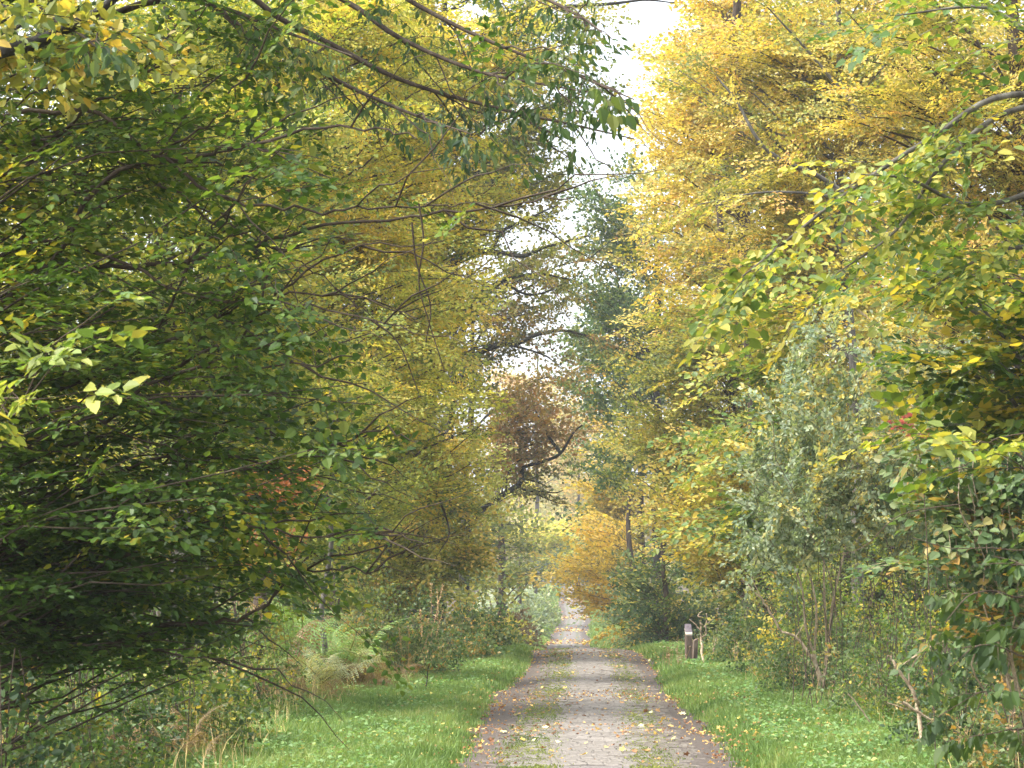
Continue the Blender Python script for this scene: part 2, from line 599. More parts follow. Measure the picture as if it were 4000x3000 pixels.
class Plant:
    def __init__(self, name, label, cat, base, leaf, spray, pal, style='flat', wid=.62, rich=False, spacing=.8,
                 mat=None, bark=None, group=None, seed=0, u=(.5, .22, .16), ugrad=0.0, tilt=.35, twig_r=.004, light=None, parts=0, keep=.22, droop=-.12):
        self.rng = np.random.default_rng(seed + 101)
        self.base = np.asarray(base, float)
        self.root = root(name, base, label, cat, group)
        self.leaf, self.sl, self.pal, self.rich = leaf, spray, pal, rich
        self.tm = [make_spray(spray, leaf, self.rng, style, wid, rich, spacing) for _ in range(5)]
        self.mat = mat or M_LEAF
        self.bark = bark or M_BARK
        self.u, self.ugrad, self.tilt, self.twig_r = u, ugrad, tilt, twig_r
        self.wood, self.fine = Tubes(), Tubes()
        self.SB, self.SA, self.SN, self.SS, self.SU = [], [], [], [], []
        self.light = np.array(light if light is not None else (0, 0, 0), float)
        self.mask = None; self.parts = parts; self.keep = keep; self.droop = droop
        self.stem = None

    def trunk(self, top, r, bend=.3, sides=8, k=9, r1=.25):
        rng = self.rng
        t = np.linspace(0, 1, k)[:, None]
        P = self.base + (np.asarray(top) - self.base) * t
        P[1:-1, :2] += rng.normal(0, bend * .3, (k - 2, 2))
        P = smooth_path(P, 3)
        P[0, 2] -= .3
        self.stem = P
        self.wood.path(P, r, r * r1, sides)
        return P

    def sprays_along(self, C, n, t0=.3, spread=.9, size=(.75, 1.15), u=None, jit=0.0):
        """n branchlets along the curve C (k,3), alternating sides."""
        rng = self.rng
        k = len(C)
        T = norm(np.gradient(C, axis=0))
        t = np.sort(rng.uniform(t0, 1.0, n)); t[-1] = 1.0
        f = t * (k - 1); i = np.minimum(f.astype(int), k - 2); w = (f - i)[:, None]
        P = C[i] * (1 - w) + C[i + 1] * w + rng.normal(0, 1, (n, 3)) * jit
        tan = T[i]
        up = np.array([0, 0, 1.0])
        side = norm(np.cross(np.broadcast_to(up, tan.shape), tan) + 1e-6)
        sg = np.where(np.arange(n) % 2 == 0, 1.0, -1.0)[:, None]
        endness = (1 - (t > .97))[:, None]
        a = tan * rng.uniform(.4, .9, (n, 1)) + side * sg * spread * endness * rng.uniform(.6, 1.1, (n, 1)) + up * (self.droop + rng.normal(0, .16, (n, 1)))
        nrm = up + rng.normal(0, self.tilt, (n, 3)) + self.light
        self.SB.append(P); self.SA.append(norm(a)); self.SN.append(nrm)
        self.SS.append(rng.uniform(size[0], size[1], n))
        self.SU.append(np.full(n, u if u is not None else np.nan))

    def limb_to(self, P2, n_sp, r0=None, rise=(.3, .9), start=None, arch=.15, u=None, sides=5, t0=.3, spread=.9):
        rng = self.rng
        P2 = np.asarray(P2, float)
        if start is None:
            S = self.stem
            hd = np.linalg.norm(S[:, :2] - P2[:2], axis=1)
            want = P2[2] - rng.uniform(*rise) * hd
            lo = S[0, 2] + .1 * (S[-1, 2] - S[0, 2])
            want = np.maximum(want, lo)
            j = int(np.argmin(np.abs(S[:, 2] - want)))
            start = S[j]
        start = np.asarray(start, float)
        ln = np.linalg.norm(P2 - start)
        P1 = start + (P2 - start) * rng.uniform(.4, .6) + np.array([0, 0, arch * ln]) + rng.normal(0, .07 * ln, 3)
        t = np.linspace(0, 1, 7)[:, None]
        C = start * (1 - t) ** 2 + 2 * P1 * t * (1 - t) + P2 * t ** 2
        C[1:-1] += rng.normal(0, .015 * ln, (5, 3))
        r0 = r0 or (.008 * ln + .008)
        self.wood.path(C, r0, r0 * .2, sides)
        if n_sp: self.sprays_along(C, n_sp, t0, spread, u=u)
        return C

    def ell(self, px, py, d, rx, ry, rd, n_limb, n_sp, shell=.45, **kw):
        """Limbs reaching into an ellipsoid of the crown (radii rx, ry in photo px at depth d, rd in metres)."""
        rng = self.rng
        c = at(px, py, d)
        s = d / F
        for _ in range(n_limb):
            v = rng.normal(0, 1, 3); v /= np.linalg.norm(v)
            r = rng.uniform(shell, 1.0) ** .6
            p = c + v * r * np.array([rx * s, rd, ry * s])
            g = float(ground_z(p[0], p[1]))
            p[2] = max(p[2], g + .25)
            self.limb_to(p, n_sp, **kw)

    def blob(self, c, rad, n, u=None, size=(.75, 1.15), out=.7, shell=.3):
        """Branchlets filling an ellipsoid (world units), pointing outward; for shrubs and filled crowns."""
        rng = self.rng
        v = norm(rng.normal(0, 1, (n, 3)))
        r = (rng.uniform(shell ** 3, 1, n) ** (1 / 3))[:, None]
        P = np.asarray(c) + v * r * np.asarray(rad)
        g = ground_z(P[:, 0], P[:, 1]) + .05
        P[:, 2] = np.maximum(P[:, 2], g + rng.uniform(0, .25, n))
        a = v * out + rng.normal(0, .5, (n, 3)); a[:, 2] += self.droop
        self.SB.append(P - norm(a) * self.sl * .45); self.SA.append(norm(a))
        self.SN.append(np.array([0, 0, 1.0]) + rng.normal(0, self.tilt, (n, 3)) + self.light + v * .25)
        self.SS.append(rng.uniform(size[0], size[1], n)); self.SU.append(np.full(n, u if u is not None else np.nan))

    def build(self, crown='crown', wood='trunk', fine='twigs', fine_on=True):
        rng = self.rng
        if self.SB:
            B, A, Nn = np.concatenate(self.SB), np.concatenate(self.SA), np.concatenate(self.SN)
            S, U = np.concatenate(self.SS), np.concatenate(self.SU)
            # thin out what the view cannot reach
            px, py = project(B)
            dep = np.maximum(B[:, 1], 1)
            m = 1.5 * F / dep * self.sl + 120
            inside = (px > -m) & (px < 4000 + m) & (py > -m) & (py < 3000 + m)
            ok = inside | (rng.random(len(B)) < self.keep)
            if self.mask is not None:
                ok &= rng.random(len(B)) < self.mask(*project(B + A * self.sl * .6))
            B, A, Nn, S, U = B[ok], A[ok], Nn[ok], S[ok], U[ok]
            n = len(B)
            R = frames(A, Nn)
            z = B[:, 2]
            zz = (z - z.mean()) / max(z.std() * 2, .1)
            lump = np.sin(B[:, 0] * 1.1 + 2) * np.sin(B[:, 1] * .9 + 1) * np.sin(B[:, 2] * 1.2)
            us = np.where(np.isnan(U), self.u[0] + self.ugrad * zz + self.u[1] * rng.normal(0, 1, n) + .2 * lump, U)
            tid = rng.integers(0, len(self.tm), n)
            VV, CC = [], []
            nv = 6 if self.rich else 4
            for k, T in enumerate(self.tm):
                q = np.where(tid == k)[0]
                if not len(q): continue
                L = T.reshape(-1, 3)
                W = np.einsum('nij,vj->nvi', R[q] * S[q][:, None, None], L) + B[q][:, None]
                VV.append(W.reshape(-1, 3).astype(np.float32))
                nl = len(T)
                uu = (us[q][:, None] + rng.normal(0, self.u[2], (len(q), nl))).reshape(-1)
                CC.append(palette(self.pal, uu, rng))
            V = np.concatenate(VV).reshape(-1, nv, 3); C = np.concatenate(CC)
            if self.parts:
                self.leaf_parts(V, C)
                V, C = self._rest
            N_LEAVES[0] += len(V)
            topo, nper, fl = (LEAF_QUAD, 4, 2) if self.rich else (LEAF_TRI, 3, 2)
            I = (np.arange(len(V))[:, None] * nv + topo[None]).reshape(-1)
            me = mesh_np(crown, V.reshape(-1, 3), I, nper, self.mat, np.repeat(C, fl, 0), off=self.base)
            o = put(bpy.data.objects.new(crown, me), self.root)
            o['kind'] = 'stuff'
            if fine_on:
                T1 = B + A * (self.sl * S * .5)[:, None]
                T2 = B + A * (self.sl * S * .98)[:, None] + np.array([0, 0, -.06]) * self.sl
                self.fine.twigs(B, T1, T2, self.twig_r)
        self.wood.build(wood, self.bark, self.root, self.base)
        f = self.fine.build(fine, self.bark, self.root, self.base)
        if f: f['kind'] = 'stuff'
        return self.root

    def leaf_parts(self, V, C):
        """The leaves that show largest become objects of their own (shared meshes), the rest stays joined."""
        px, py = project(V[:, 0])
        vis = (px > 20) & (px < 3980) & (py > 20) & (py < 2980)
        score = np.where(vis, 1.0 / np.maximum(V[:, 0, 1], 1), 0) + self.rng.random(len(V)) * .012
        idx = np.argsort(-score)[: self.parts]
        idx = idx[vis[idx]]
        mask = np.ones(len(V), bool); mask[idx] = False
        self._rest = (V[mask], C[mask])
        order = idx[np.argsort(C[idx].sum(1))]
        groups = np.array_split(order, 10)
        for g in groups:
            if not len(g): continue
            c = C[g].mean(0)
            loc = leaf_local(1, self.rng, self.leaf, .66, True)[0]
            me = mesh_np('leaf', loc, LEAF_QUAD, 4, self.mat, np.repeat(c[None], 2, 0))
            for i in g:
                v = V[i]
                tip = v[3] if self.rich else v[2]
                a = tip - v[0]; b = v[1] - v[-1]
                a /= np.linalg.norm(a); nn = np.cross(a, b); nn /= max(np.linalg.norm(nn), 1e-9); b = np.cross(nn, a)
                s = np.linalg.norm(tip - v[0]) / self.leaf
                o = bpy.data.objects.new('leaf', me)
                M = Matrix([[a[0] * s, b[0] * s, nn[0] * s, v[0][0] - self.base[0]],
                            [a[1] * s, b[1] * s, nn[1] * s, v[0][1] - self.base[1]],
                            [a[2] * s, b[2] * s, nn[2] * s, v[0][2] - self.base[2]], [0, 0, 0, 1]])
                o.matrix_local = M
                put(o, self.root)


def lf(d):
    return max(.075, .0018 * d)


def sl(d):
    return max(1.0, .0195 * d)


def auto(P, px, py, d, rx, ry, rd, dens=2.0, per=8, **kw):
    """Fill an ellipsoid of the crown; the number of limbs follows from its apparent size."""
    a = 2100.0 * max(1.0, 47.0 / d) ** 2
    n = dens * math.pi * rx * ry / a
    P.ell(px, py, d, rx, ry, rd, max(2, int(n / per)), per, **kw)


LIT = (.25, -.45, .1)      # leaves on a wood's edge face the open ride
LIT_R = (-.3, -.45, .1)


def tree(name, label, bpx, d, tpx, tpy, r, pal, ells, cat='tree', group=None, dens=2.0, bark=None, side='L', leaf=None, spray=None, limbs=(), mask=None, **kw):
    b = gpt(bpx, d)
    kw.setdefault('light', LIT if side == 'L' else LIT_R)
    kw.setdefault('wid', .76); kw.setdefault('tilt', .6)
    P = Plant(name, label, cat, b, leaf or lf(d), spray or sl(d), pal, bark=bark, group=group, seed=int(bpx * 7 + d * 13), twig_r=max(.004, .00013 * d), **kw)
    P.mask = mask
    P.trunk(at(tpx, tpy, d), r)
    for e in ells:
        e = list(e)
        opts = e.pop() if isinstance(e[-1], dict) else {}
        o = dict(dens=dens); o.update(opts)
        auto(P, *e, **o)
    for pts, r0, n_sp in limbs:
        C = smooth_path([at(*p) for p in pts], 5)
        P.wood.path(C, r0, r0 * .25, 6)
        if n_sp: P.sprays_along(C, n_sp, .35)
    return P


# ------------------------------------------------------------------ left side of the ride, from the middle distance on
tree('hornbeam_tree', 'yellow-green hornbeam seen through the gaps of the dark branching tree on the left', 520, 33, 700, -600, .16, 'beech',
     [(750, 700, 33, 700, 800, 1.6), (700, 1650, 33, 550, 550, 1.6), (1150, 1500, 35, 350, 600, 1.2)], u=(.42, .25, .16), dens=1.7).build()
tree('hornbeam_tree', 'tall bright yellow hornbeam left of the ride with a hanging edge of golden leaves', 1000, 44, 1150, -500, .17, 'beech',
     [(1350, 500, 44, 480, 650, 1.8), (1420, 1280, 44, 420, 480, 1.6), (1250, 1900, 44, 380, 300, 1.4, dict(u=.38))], u=(.68, .25, .15), ugrad=.06).build()
tree('hornbeam_tree', 'golden hornbeam whose outer boughs reach furthest across the left edge of the sky gap', 1300, 56, 1500, -400, .18, 'beech',
     [(1780, 300, 56, 420, 480, 2.0), (1700, 950, 56, 330, 420, 1.8), (1640, 1550, 56, 330, 420, 1.8)], u=(.66, .25, .15), ugrad=.06, dens=2.2,
     mask=lambda px, py: np.clip((np.interp(py, [0, 500, 760, 900, 1000, 1400, 1550, 1800], [2260, 2230, 2150, 1990, 1920, 1930, 2000, 2020]) - px) / 50, 0, 1)).build()
tree('hornbeam_tree', 'low olive-yellow hornbeam with drooping skirts above the bramble bank on the left', 1530, 60, 1500, 1100, .14, 'olive',
     [(1620, 1960, 60, 330, 360, 1.7), (1450, 2150, 58, 260, 230, 1.2), (1800, 2060, 62, 170, 200, 1.2)], u=(.64, .22, .15), ugrad=.08, dens=2.0,
     limbs=[([(1500, 1500, 58), (1660, 1840, 57), (1720, 1960, 57), (1755, 2080, 57), (1720, 2150, 57)], .05, 8)]).build()
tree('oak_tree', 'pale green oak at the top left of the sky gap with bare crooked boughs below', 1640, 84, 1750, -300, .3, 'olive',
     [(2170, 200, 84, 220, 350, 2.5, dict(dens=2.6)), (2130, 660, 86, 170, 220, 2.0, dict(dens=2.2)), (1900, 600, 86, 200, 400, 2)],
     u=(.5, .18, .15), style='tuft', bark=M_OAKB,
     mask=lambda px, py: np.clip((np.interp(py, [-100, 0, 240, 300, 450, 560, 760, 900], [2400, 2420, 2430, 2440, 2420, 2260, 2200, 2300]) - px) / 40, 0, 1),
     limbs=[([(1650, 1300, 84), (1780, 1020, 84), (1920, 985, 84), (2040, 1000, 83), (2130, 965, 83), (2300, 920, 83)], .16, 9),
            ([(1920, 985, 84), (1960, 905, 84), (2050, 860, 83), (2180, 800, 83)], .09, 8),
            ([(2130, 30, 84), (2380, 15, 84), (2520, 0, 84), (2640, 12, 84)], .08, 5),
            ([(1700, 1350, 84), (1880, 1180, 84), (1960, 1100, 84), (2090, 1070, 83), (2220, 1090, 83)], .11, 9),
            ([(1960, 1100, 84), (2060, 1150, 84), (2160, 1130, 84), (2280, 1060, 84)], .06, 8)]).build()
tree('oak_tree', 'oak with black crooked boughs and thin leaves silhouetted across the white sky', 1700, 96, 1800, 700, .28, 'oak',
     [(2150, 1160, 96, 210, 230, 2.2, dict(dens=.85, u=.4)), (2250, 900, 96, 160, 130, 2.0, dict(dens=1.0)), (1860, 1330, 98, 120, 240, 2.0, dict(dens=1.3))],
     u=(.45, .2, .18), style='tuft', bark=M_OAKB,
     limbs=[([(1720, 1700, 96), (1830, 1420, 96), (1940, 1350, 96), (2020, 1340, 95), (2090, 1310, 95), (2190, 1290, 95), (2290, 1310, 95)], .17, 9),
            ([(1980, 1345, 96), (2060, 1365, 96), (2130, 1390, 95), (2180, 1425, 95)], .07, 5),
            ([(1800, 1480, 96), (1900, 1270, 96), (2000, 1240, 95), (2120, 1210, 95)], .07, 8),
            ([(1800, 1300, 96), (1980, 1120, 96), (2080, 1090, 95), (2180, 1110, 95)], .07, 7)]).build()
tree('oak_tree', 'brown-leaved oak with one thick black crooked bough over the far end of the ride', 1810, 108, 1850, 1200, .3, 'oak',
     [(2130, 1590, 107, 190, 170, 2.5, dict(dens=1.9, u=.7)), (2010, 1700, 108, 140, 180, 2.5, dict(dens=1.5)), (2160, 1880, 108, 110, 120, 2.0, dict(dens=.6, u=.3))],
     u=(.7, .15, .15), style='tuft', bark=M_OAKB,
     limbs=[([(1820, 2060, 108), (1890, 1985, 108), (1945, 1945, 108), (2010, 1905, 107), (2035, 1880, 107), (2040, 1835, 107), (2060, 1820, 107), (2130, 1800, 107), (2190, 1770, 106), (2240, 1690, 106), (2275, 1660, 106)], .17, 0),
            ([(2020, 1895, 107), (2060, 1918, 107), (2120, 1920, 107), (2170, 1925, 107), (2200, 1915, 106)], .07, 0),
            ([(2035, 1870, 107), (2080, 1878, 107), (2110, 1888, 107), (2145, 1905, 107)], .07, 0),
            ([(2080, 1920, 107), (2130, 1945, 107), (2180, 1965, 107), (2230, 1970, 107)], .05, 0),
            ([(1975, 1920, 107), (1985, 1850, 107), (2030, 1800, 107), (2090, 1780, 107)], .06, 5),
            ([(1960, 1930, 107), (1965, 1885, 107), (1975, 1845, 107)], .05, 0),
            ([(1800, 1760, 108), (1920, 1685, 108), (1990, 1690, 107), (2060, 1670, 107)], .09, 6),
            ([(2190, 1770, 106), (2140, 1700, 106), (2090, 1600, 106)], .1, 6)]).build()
tree('hornbeam_tree', 'faded olive tree on the left beyond the crooked black bough', 1960, 150, 1940, 1500, .3, 'olive',
     [(1900, 2120, 150, 150, 200, 4), (2010, 2180, 155, 110, 130, 3)], u=(.45, .2, .15), dens=2.0).build()
tree('hornbeam_tree', 'small yellow tree glowing at the left of the far bend', 2030, 215, 2030, 1700, .25, 'beech',
     [(2060, 2010, 215, 90, 110, 4, dict(u=.75)), (2110, 2080, 215, 100, 110, 4)], u=(.55, .2, .15), dens=2.0).build()
tree('birch_tree', 'pale peach-coloured tree crown rising behind the oaks at the far end', 2090, 300, 2100, 1350, .35, 'pale',
     [(2090, 1500, 300, 110, 110, 6), (2100, 1720, 300, 120, 150, 6), (2230, 1680, 300, 90, 150, 6)], u=(.55, .25, .18), dens=2.0).build()
tree('oak_tree', 'pale green far tree closing the ride behind the bend', 2200, 370, 2200, 1700, .4, 'pale',
     [(2200, 1900, 370, 130, 160, 7), (2220, 2100, 370, 120, 120, 7)], u=(.2, .2, .15), dens=2.1).build()
tree('ash_tree', 'yellowish far tree right behind the bend of the ride', 2330, 340, 2330, 1500, .4, 'pale',
     [(2300, 1750, 340, 110, 200, 7), (2300, 2080, 340, 100, 150, 7)], u=(.35, .25, .15), dens=2.1).build()
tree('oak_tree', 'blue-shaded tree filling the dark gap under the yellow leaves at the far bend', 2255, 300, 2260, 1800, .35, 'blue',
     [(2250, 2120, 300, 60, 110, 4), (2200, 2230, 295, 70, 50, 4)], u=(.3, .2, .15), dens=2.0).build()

# ------------------------------------------------------------------ right side of the ride
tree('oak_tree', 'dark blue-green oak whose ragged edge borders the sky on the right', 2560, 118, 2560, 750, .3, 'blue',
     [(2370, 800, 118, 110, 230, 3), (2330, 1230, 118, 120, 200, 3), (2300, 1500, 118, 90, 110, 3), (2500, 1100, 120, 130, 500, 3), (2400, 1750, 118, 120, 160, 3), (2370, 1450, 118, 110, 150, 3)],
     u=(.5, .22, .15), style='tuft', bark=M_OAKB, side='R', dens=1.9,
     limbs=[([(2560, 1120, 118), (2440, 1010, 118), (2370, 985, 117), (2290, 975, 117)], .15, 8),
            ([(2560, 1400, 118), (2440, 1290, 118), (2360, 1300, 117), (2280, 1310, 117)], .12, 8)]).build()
tree('beech_tree', 'tall copper-gold beech bordering the white sky at the top right', 2950, 74, 2850, -500, .35, 'gold',
     [(2640, 480, 74, 210, 330, 2.2, dict(u=.62)), (2620, 1000, 74, 200, 330, 2.2), (2860, 300, 75, 260, 500, 2.2)], u=(.5, .27, .17), side='R', dens=2.0,
     mask=lambda px, py: np.clip((px - np.interp(py, [-100, 0, 120, 250, 500, 1000, 1400], [2700, 2660, 2600, 2440, 2440, 2410, 2350])) / 40, 0, 1)).build()
tree('beech_tree', 'bright yellow beech with thin grey boughs high on the right', 3350, 54, 3250, -500, .15, 'gold',
     [(3000, 450, 54, 400, 520, 2.0), (3050, 1000, 55, 380, 330, 2.0), (3450, 200, 54, 350, 400, 2)], u=(.42, .27, .16), side='R', bark=M_BARKG, dens=2.0,
     limbs=[([(3500, 950, 52), (3250, 720, 52), (3000, 590, 51), (2880, 400, 51), (2800, 300, 51)], .07, 9),
            ([(3500, 900, 52), (3300, 780, 52), (3000, 750, 51), (2720, 800, 51)], .05, 8),
            ([(3400, 500, 52), (3200, 250, 52), (3000, 30, 51)], .06, 8)]).build()
tree('beech_tree', 'yellow and orange beech filling the top right corner', 4150, 38, 3900, -500, .28, 'gold',
     [(3650, 300, 38, 480, 480, 1.8), (3750, 950, 38, 420, 420, 1.6)], u=(.36, .27, .18), side='R', dens=1.9).build()
tree('beech_tree', 'olive and orange beech in layered sprays right of the ride', 2950, 72, 2800, 700, .3, 'olive',
     [(2700, 1500, 72, 260, 360, 2.0), (2600, 1850, 74, 230, 260, 2.0), (2880, 1300, 70, 230, 330, 1.8)], u=(.66, .2, .15), ugrad=.05, side='R', dens=2.0).build()
tree('beech_tree', 'rusty orange low beech in front of the dark holly on the right', 3000, 62, 2900, 1200, .2, 'olive',
     [(2800, 2020, 62, 210, 260, 1.6, dict(u=.85)), (2950, 1750, 62, 230, 260, 1.6)], u=(.72, .2, .15), side='R', dens=2.0).build()
tree('holly_tree', 'dark blue-green bushy tree behind the wooden marker posts', 2590, 74, 2600, 1900, .12, 'blue',
     [(2640, 2260, 74, 170, 230, 1.5), (2560, 2380, 76, 120, 130, 1.3)], u=(.55, .22, .14), side='R', dens=2.3).build()
tree('beech_tree', 'glowing orange beech spreading flat sprays low over the far track', 2480, 132, 2450, 1700, .25, 'orange',
     [(2330, 2260, 132, 130, 110, 2.6), (2440, 2380, 130, 130, 110, 2.4), (2250, 2190, 134, 100, 50, 2.0), (2180, 2270, 134, 70, 25, 1.5, dict(dens=1.3)), (2420, 2130, 132, 110, 90, 2.5)],
     u=(.5, .2, .15), side='R', dens=2.0,
     mask=lambda px, py: (px > np.interp(py, [2100, 2150, 2200, 2260, 2300, 2350, 2420, 2500], [2200, 2120, 2060, 2090, 2230, 2270, 2310, 2370])) * 1.0).build()
tree('beech_tree', 'faded orange beech above the low glowing one on the right of the far track', 2520, 145, 2480, 1300, .3, 'orange',
     [(2400, 1850, 145, 120, 150, 3), (2330, 1990, 145, 90, 110, 3), (2470, 2020, 145, 110, 160, 3)], u=(.22, .22, .15), side='R', dens=2.0).build()

# ------------------------------------------------------------------ trees deeper in the wood, seen between the ones along the ride
DEEP = [
    # bpx, d, tpy, pal, u, ells, label
    (150, 62, -300, 'olive', .45, [(150, 500, 420, 620), (150, 1500, 420, 620)], 'L', 'olive tree deep in the wood at the far left, behind the branching tree'),
    (650, 70, -300, 'beech', .35, [(620, 300, 420, 560), (620, 1300, 400, 620)], 'L', 'yellowish tree deep in the wood behind the pale lichened trunk'),
    (1050, 82, -300, 'beech', .45, [(1050, 500, 380, 620), (1080, 1500, 360, 560)], 'L', 'mottled yellow tree standing second row on the left'),
    (1450, 100, -200, 'olive', .5, [(1450, 600, 330, 700), (1500, 1700, 320, 520)], 'L', 'tall olive tree behind the hornbeams on the left'),
    (300, 52, 1500, 'olive', .25, [(300, 2100, 420, 300), (850, 2150, 350, 300)], 'L', 'low dull green thicket tree behind the bracken on the left'),
    (1250, 75, 1500, 'olive', .5, [(1250, 2150, 350, 260), (1620, 2230, 260, 200)], 'L', 'dim green understorey tree left of the track, beyond the ferns'),
    (3000, 100, -200, 'gold', .3, [(2850, 700, 300, 700), (2850, 1800, 280, 500)], 'R', 'tall yellow-green tree second row on the right'),
    (3400, 85, -300, 'gold', .3, [(3300, 500, 380, 620), (3300, 1500, 380, 600)], 'R', 'yellowing tree deep in the wood on the right'),
    (3800, 70, -300, 'gold', .35, [(3800, 500, 400, 620), (3800, 1500, 400, 620)], 'R', 'olive tree deep in the wood at the far right'),
    (3300, 60, 1500, 'dark', .5, [(3250, 2200, 400, 280), (3800, 2200, 400, 300)], 'R', 'dark low tree behind the grey willow on the right'),
    (2950, 82, 1600, 'dark', .5, [(2950, 2250, 300, 240)], 'R', 'dark understorey tree behind the rusty beech'),
    (1700, 130, 500, 'olive', .5, [(1660, 1300, 150, 500), (1760, 2000, 150, 260)], 'L', 'slim tree beyond the oaks on the left of the ride'),
    (2560, 165, 600, 'blue', .6, [(2500, 1500, 170, 500), (2480, 2150, 150, 230)], 'R', 'dim green tree beyond the dark oak on the right'),
]
for bpx, d, tpy, pal, u, ells, side, label in DEEP:
    tree('woodland_tree', label, bpx, d, bpx, tpy, .2, pal, [(x, y, d, rx, ry, 4.0, dict(per=6)) for x, y, rx, ry in ells],
         group='trees deeper in the wood', leaf=.0026 * d, spray=.026 * d, dens=1.4, u=(u, .22, .16), side=side).build(fine_on=False)

# the far-off wood behind everything
def far_wood(label, boxes, pal, u, seed):
    rng = np.random.default_rng(seed)
    VV, CC = [], []
    for (x0, x1, y0, y1, h, n) in boxes:
        X = rng.uniform(x0, x1, n); Y = rng.uniform(y0, y1, n)
        top = h * (.8 + .2 * np.sin(X * .35 + Y * .1) * np.sin(X * .13 + 2))
        Z = ground_z(X, Y) + top * rng.random(n) ** .8
        L = leaf_local(n, rng, .55 * y0 / 130, .75, False)
        R = frames(rng.normal(0, 1, (n, 3)) * (1, 1, .5), np.array([0, -.7, .7]) + rng.normal(0, .6, (n, 3)))
        VV.append((np.einsum('nij,nvj->nvi', R, L) + np.stack([X, Y, Z], -1)[:, None]).reshape(-1, 3))
        CC.append(palette(pal, u + .25 * np.sin(X * .4) * np.sin(Z * .5 + X) + rng.normal(0, .2, n), rng))
    V = np.concatenate(VV); n = len(V) // 4
    me = mesh_np('distant_wood', V, (np.arange(n)[:, None] * 4 + LEAF_TRI[None]).reshape(-1), 3, M_LEAF, np.repeat(np.concatenate(CC), 2, 0))
    tag(put(bpy.data.objects.new('distant_wood', me)), label, kind='stuff')


far_wood('far-off wood on the left', [(-45, -7, 120, 136, 24, 26000), (-24, -5.5, 190, 200, 18, 5000)], 'olive', .42, 1)
far_wood('far-off wood on the right', [(13, 50, 125, 140, 26, 26000), (14, 30, 200, 210, 24, 5000)], 'olive', .5, 2)
far_wood('far-off wood closing the end of the ride', [(-15, 45, 430, 440, 22, 9000)], 'pale', .3, 3)

# pale trunks standing in the wood on the left
for (px, d, r, top, lab) in ((690, 31, .17, 1750, 'pale lichened trunk standing behind the dark branches on the left'),
                             (1270, 39, .05, 1500, 'thin straight sapling stem left of the ferns'),
                             (330, 36, .12, 700, 'grey trunk deep behind the dark branches at far left')):
    P = Plant('tree_trunk', lab, 'tree', gpt(px, d), .08, 1.0, 'olive', bark=M_BARKG, seed=px, u=(.5, .2, .15))
    P.trunk(at(px + 30, top, d), r, r1=.6)
    for k in range(5):
        P.limb_to(at(px + P.rng.uniform(-250, 250), top + P.rng.uniform(-150, 500), d + P.rng.uniform(-1, 1)), 9)
    P.build()

# rust-red sapling
P = Plant('oak_sapling', 'rust-red sapling leaves glowing behind the dark branches on the left', 'tree', gpt(1040, 31.5), .075, .5, 'rust', style='tuft', seed=5, u=(.5, .2, .2), light=LIT)
P.trunk(at(1060, 1800, 31.5), .025)
for (x, y, rx, ry, n) in ((1080, 1870, 80, 45, 7), (1040, 2080, 50, 140, 10), (1120, 1930, 60, 35, 5)):
    P.ell(x, y, 31.5, rx, ry, .3, n, 4)
P.build()

# ------------------------------------------------------------------ dark branching tree, left foreground
OV = 1.808


def ovp(pts, d0, d1):
    n = len(pts)
    return [at(x * OV, y * OV, d0 + (d1 - d0) * i / (n - 1)) for i, (x, y) in enumerate(pts)]


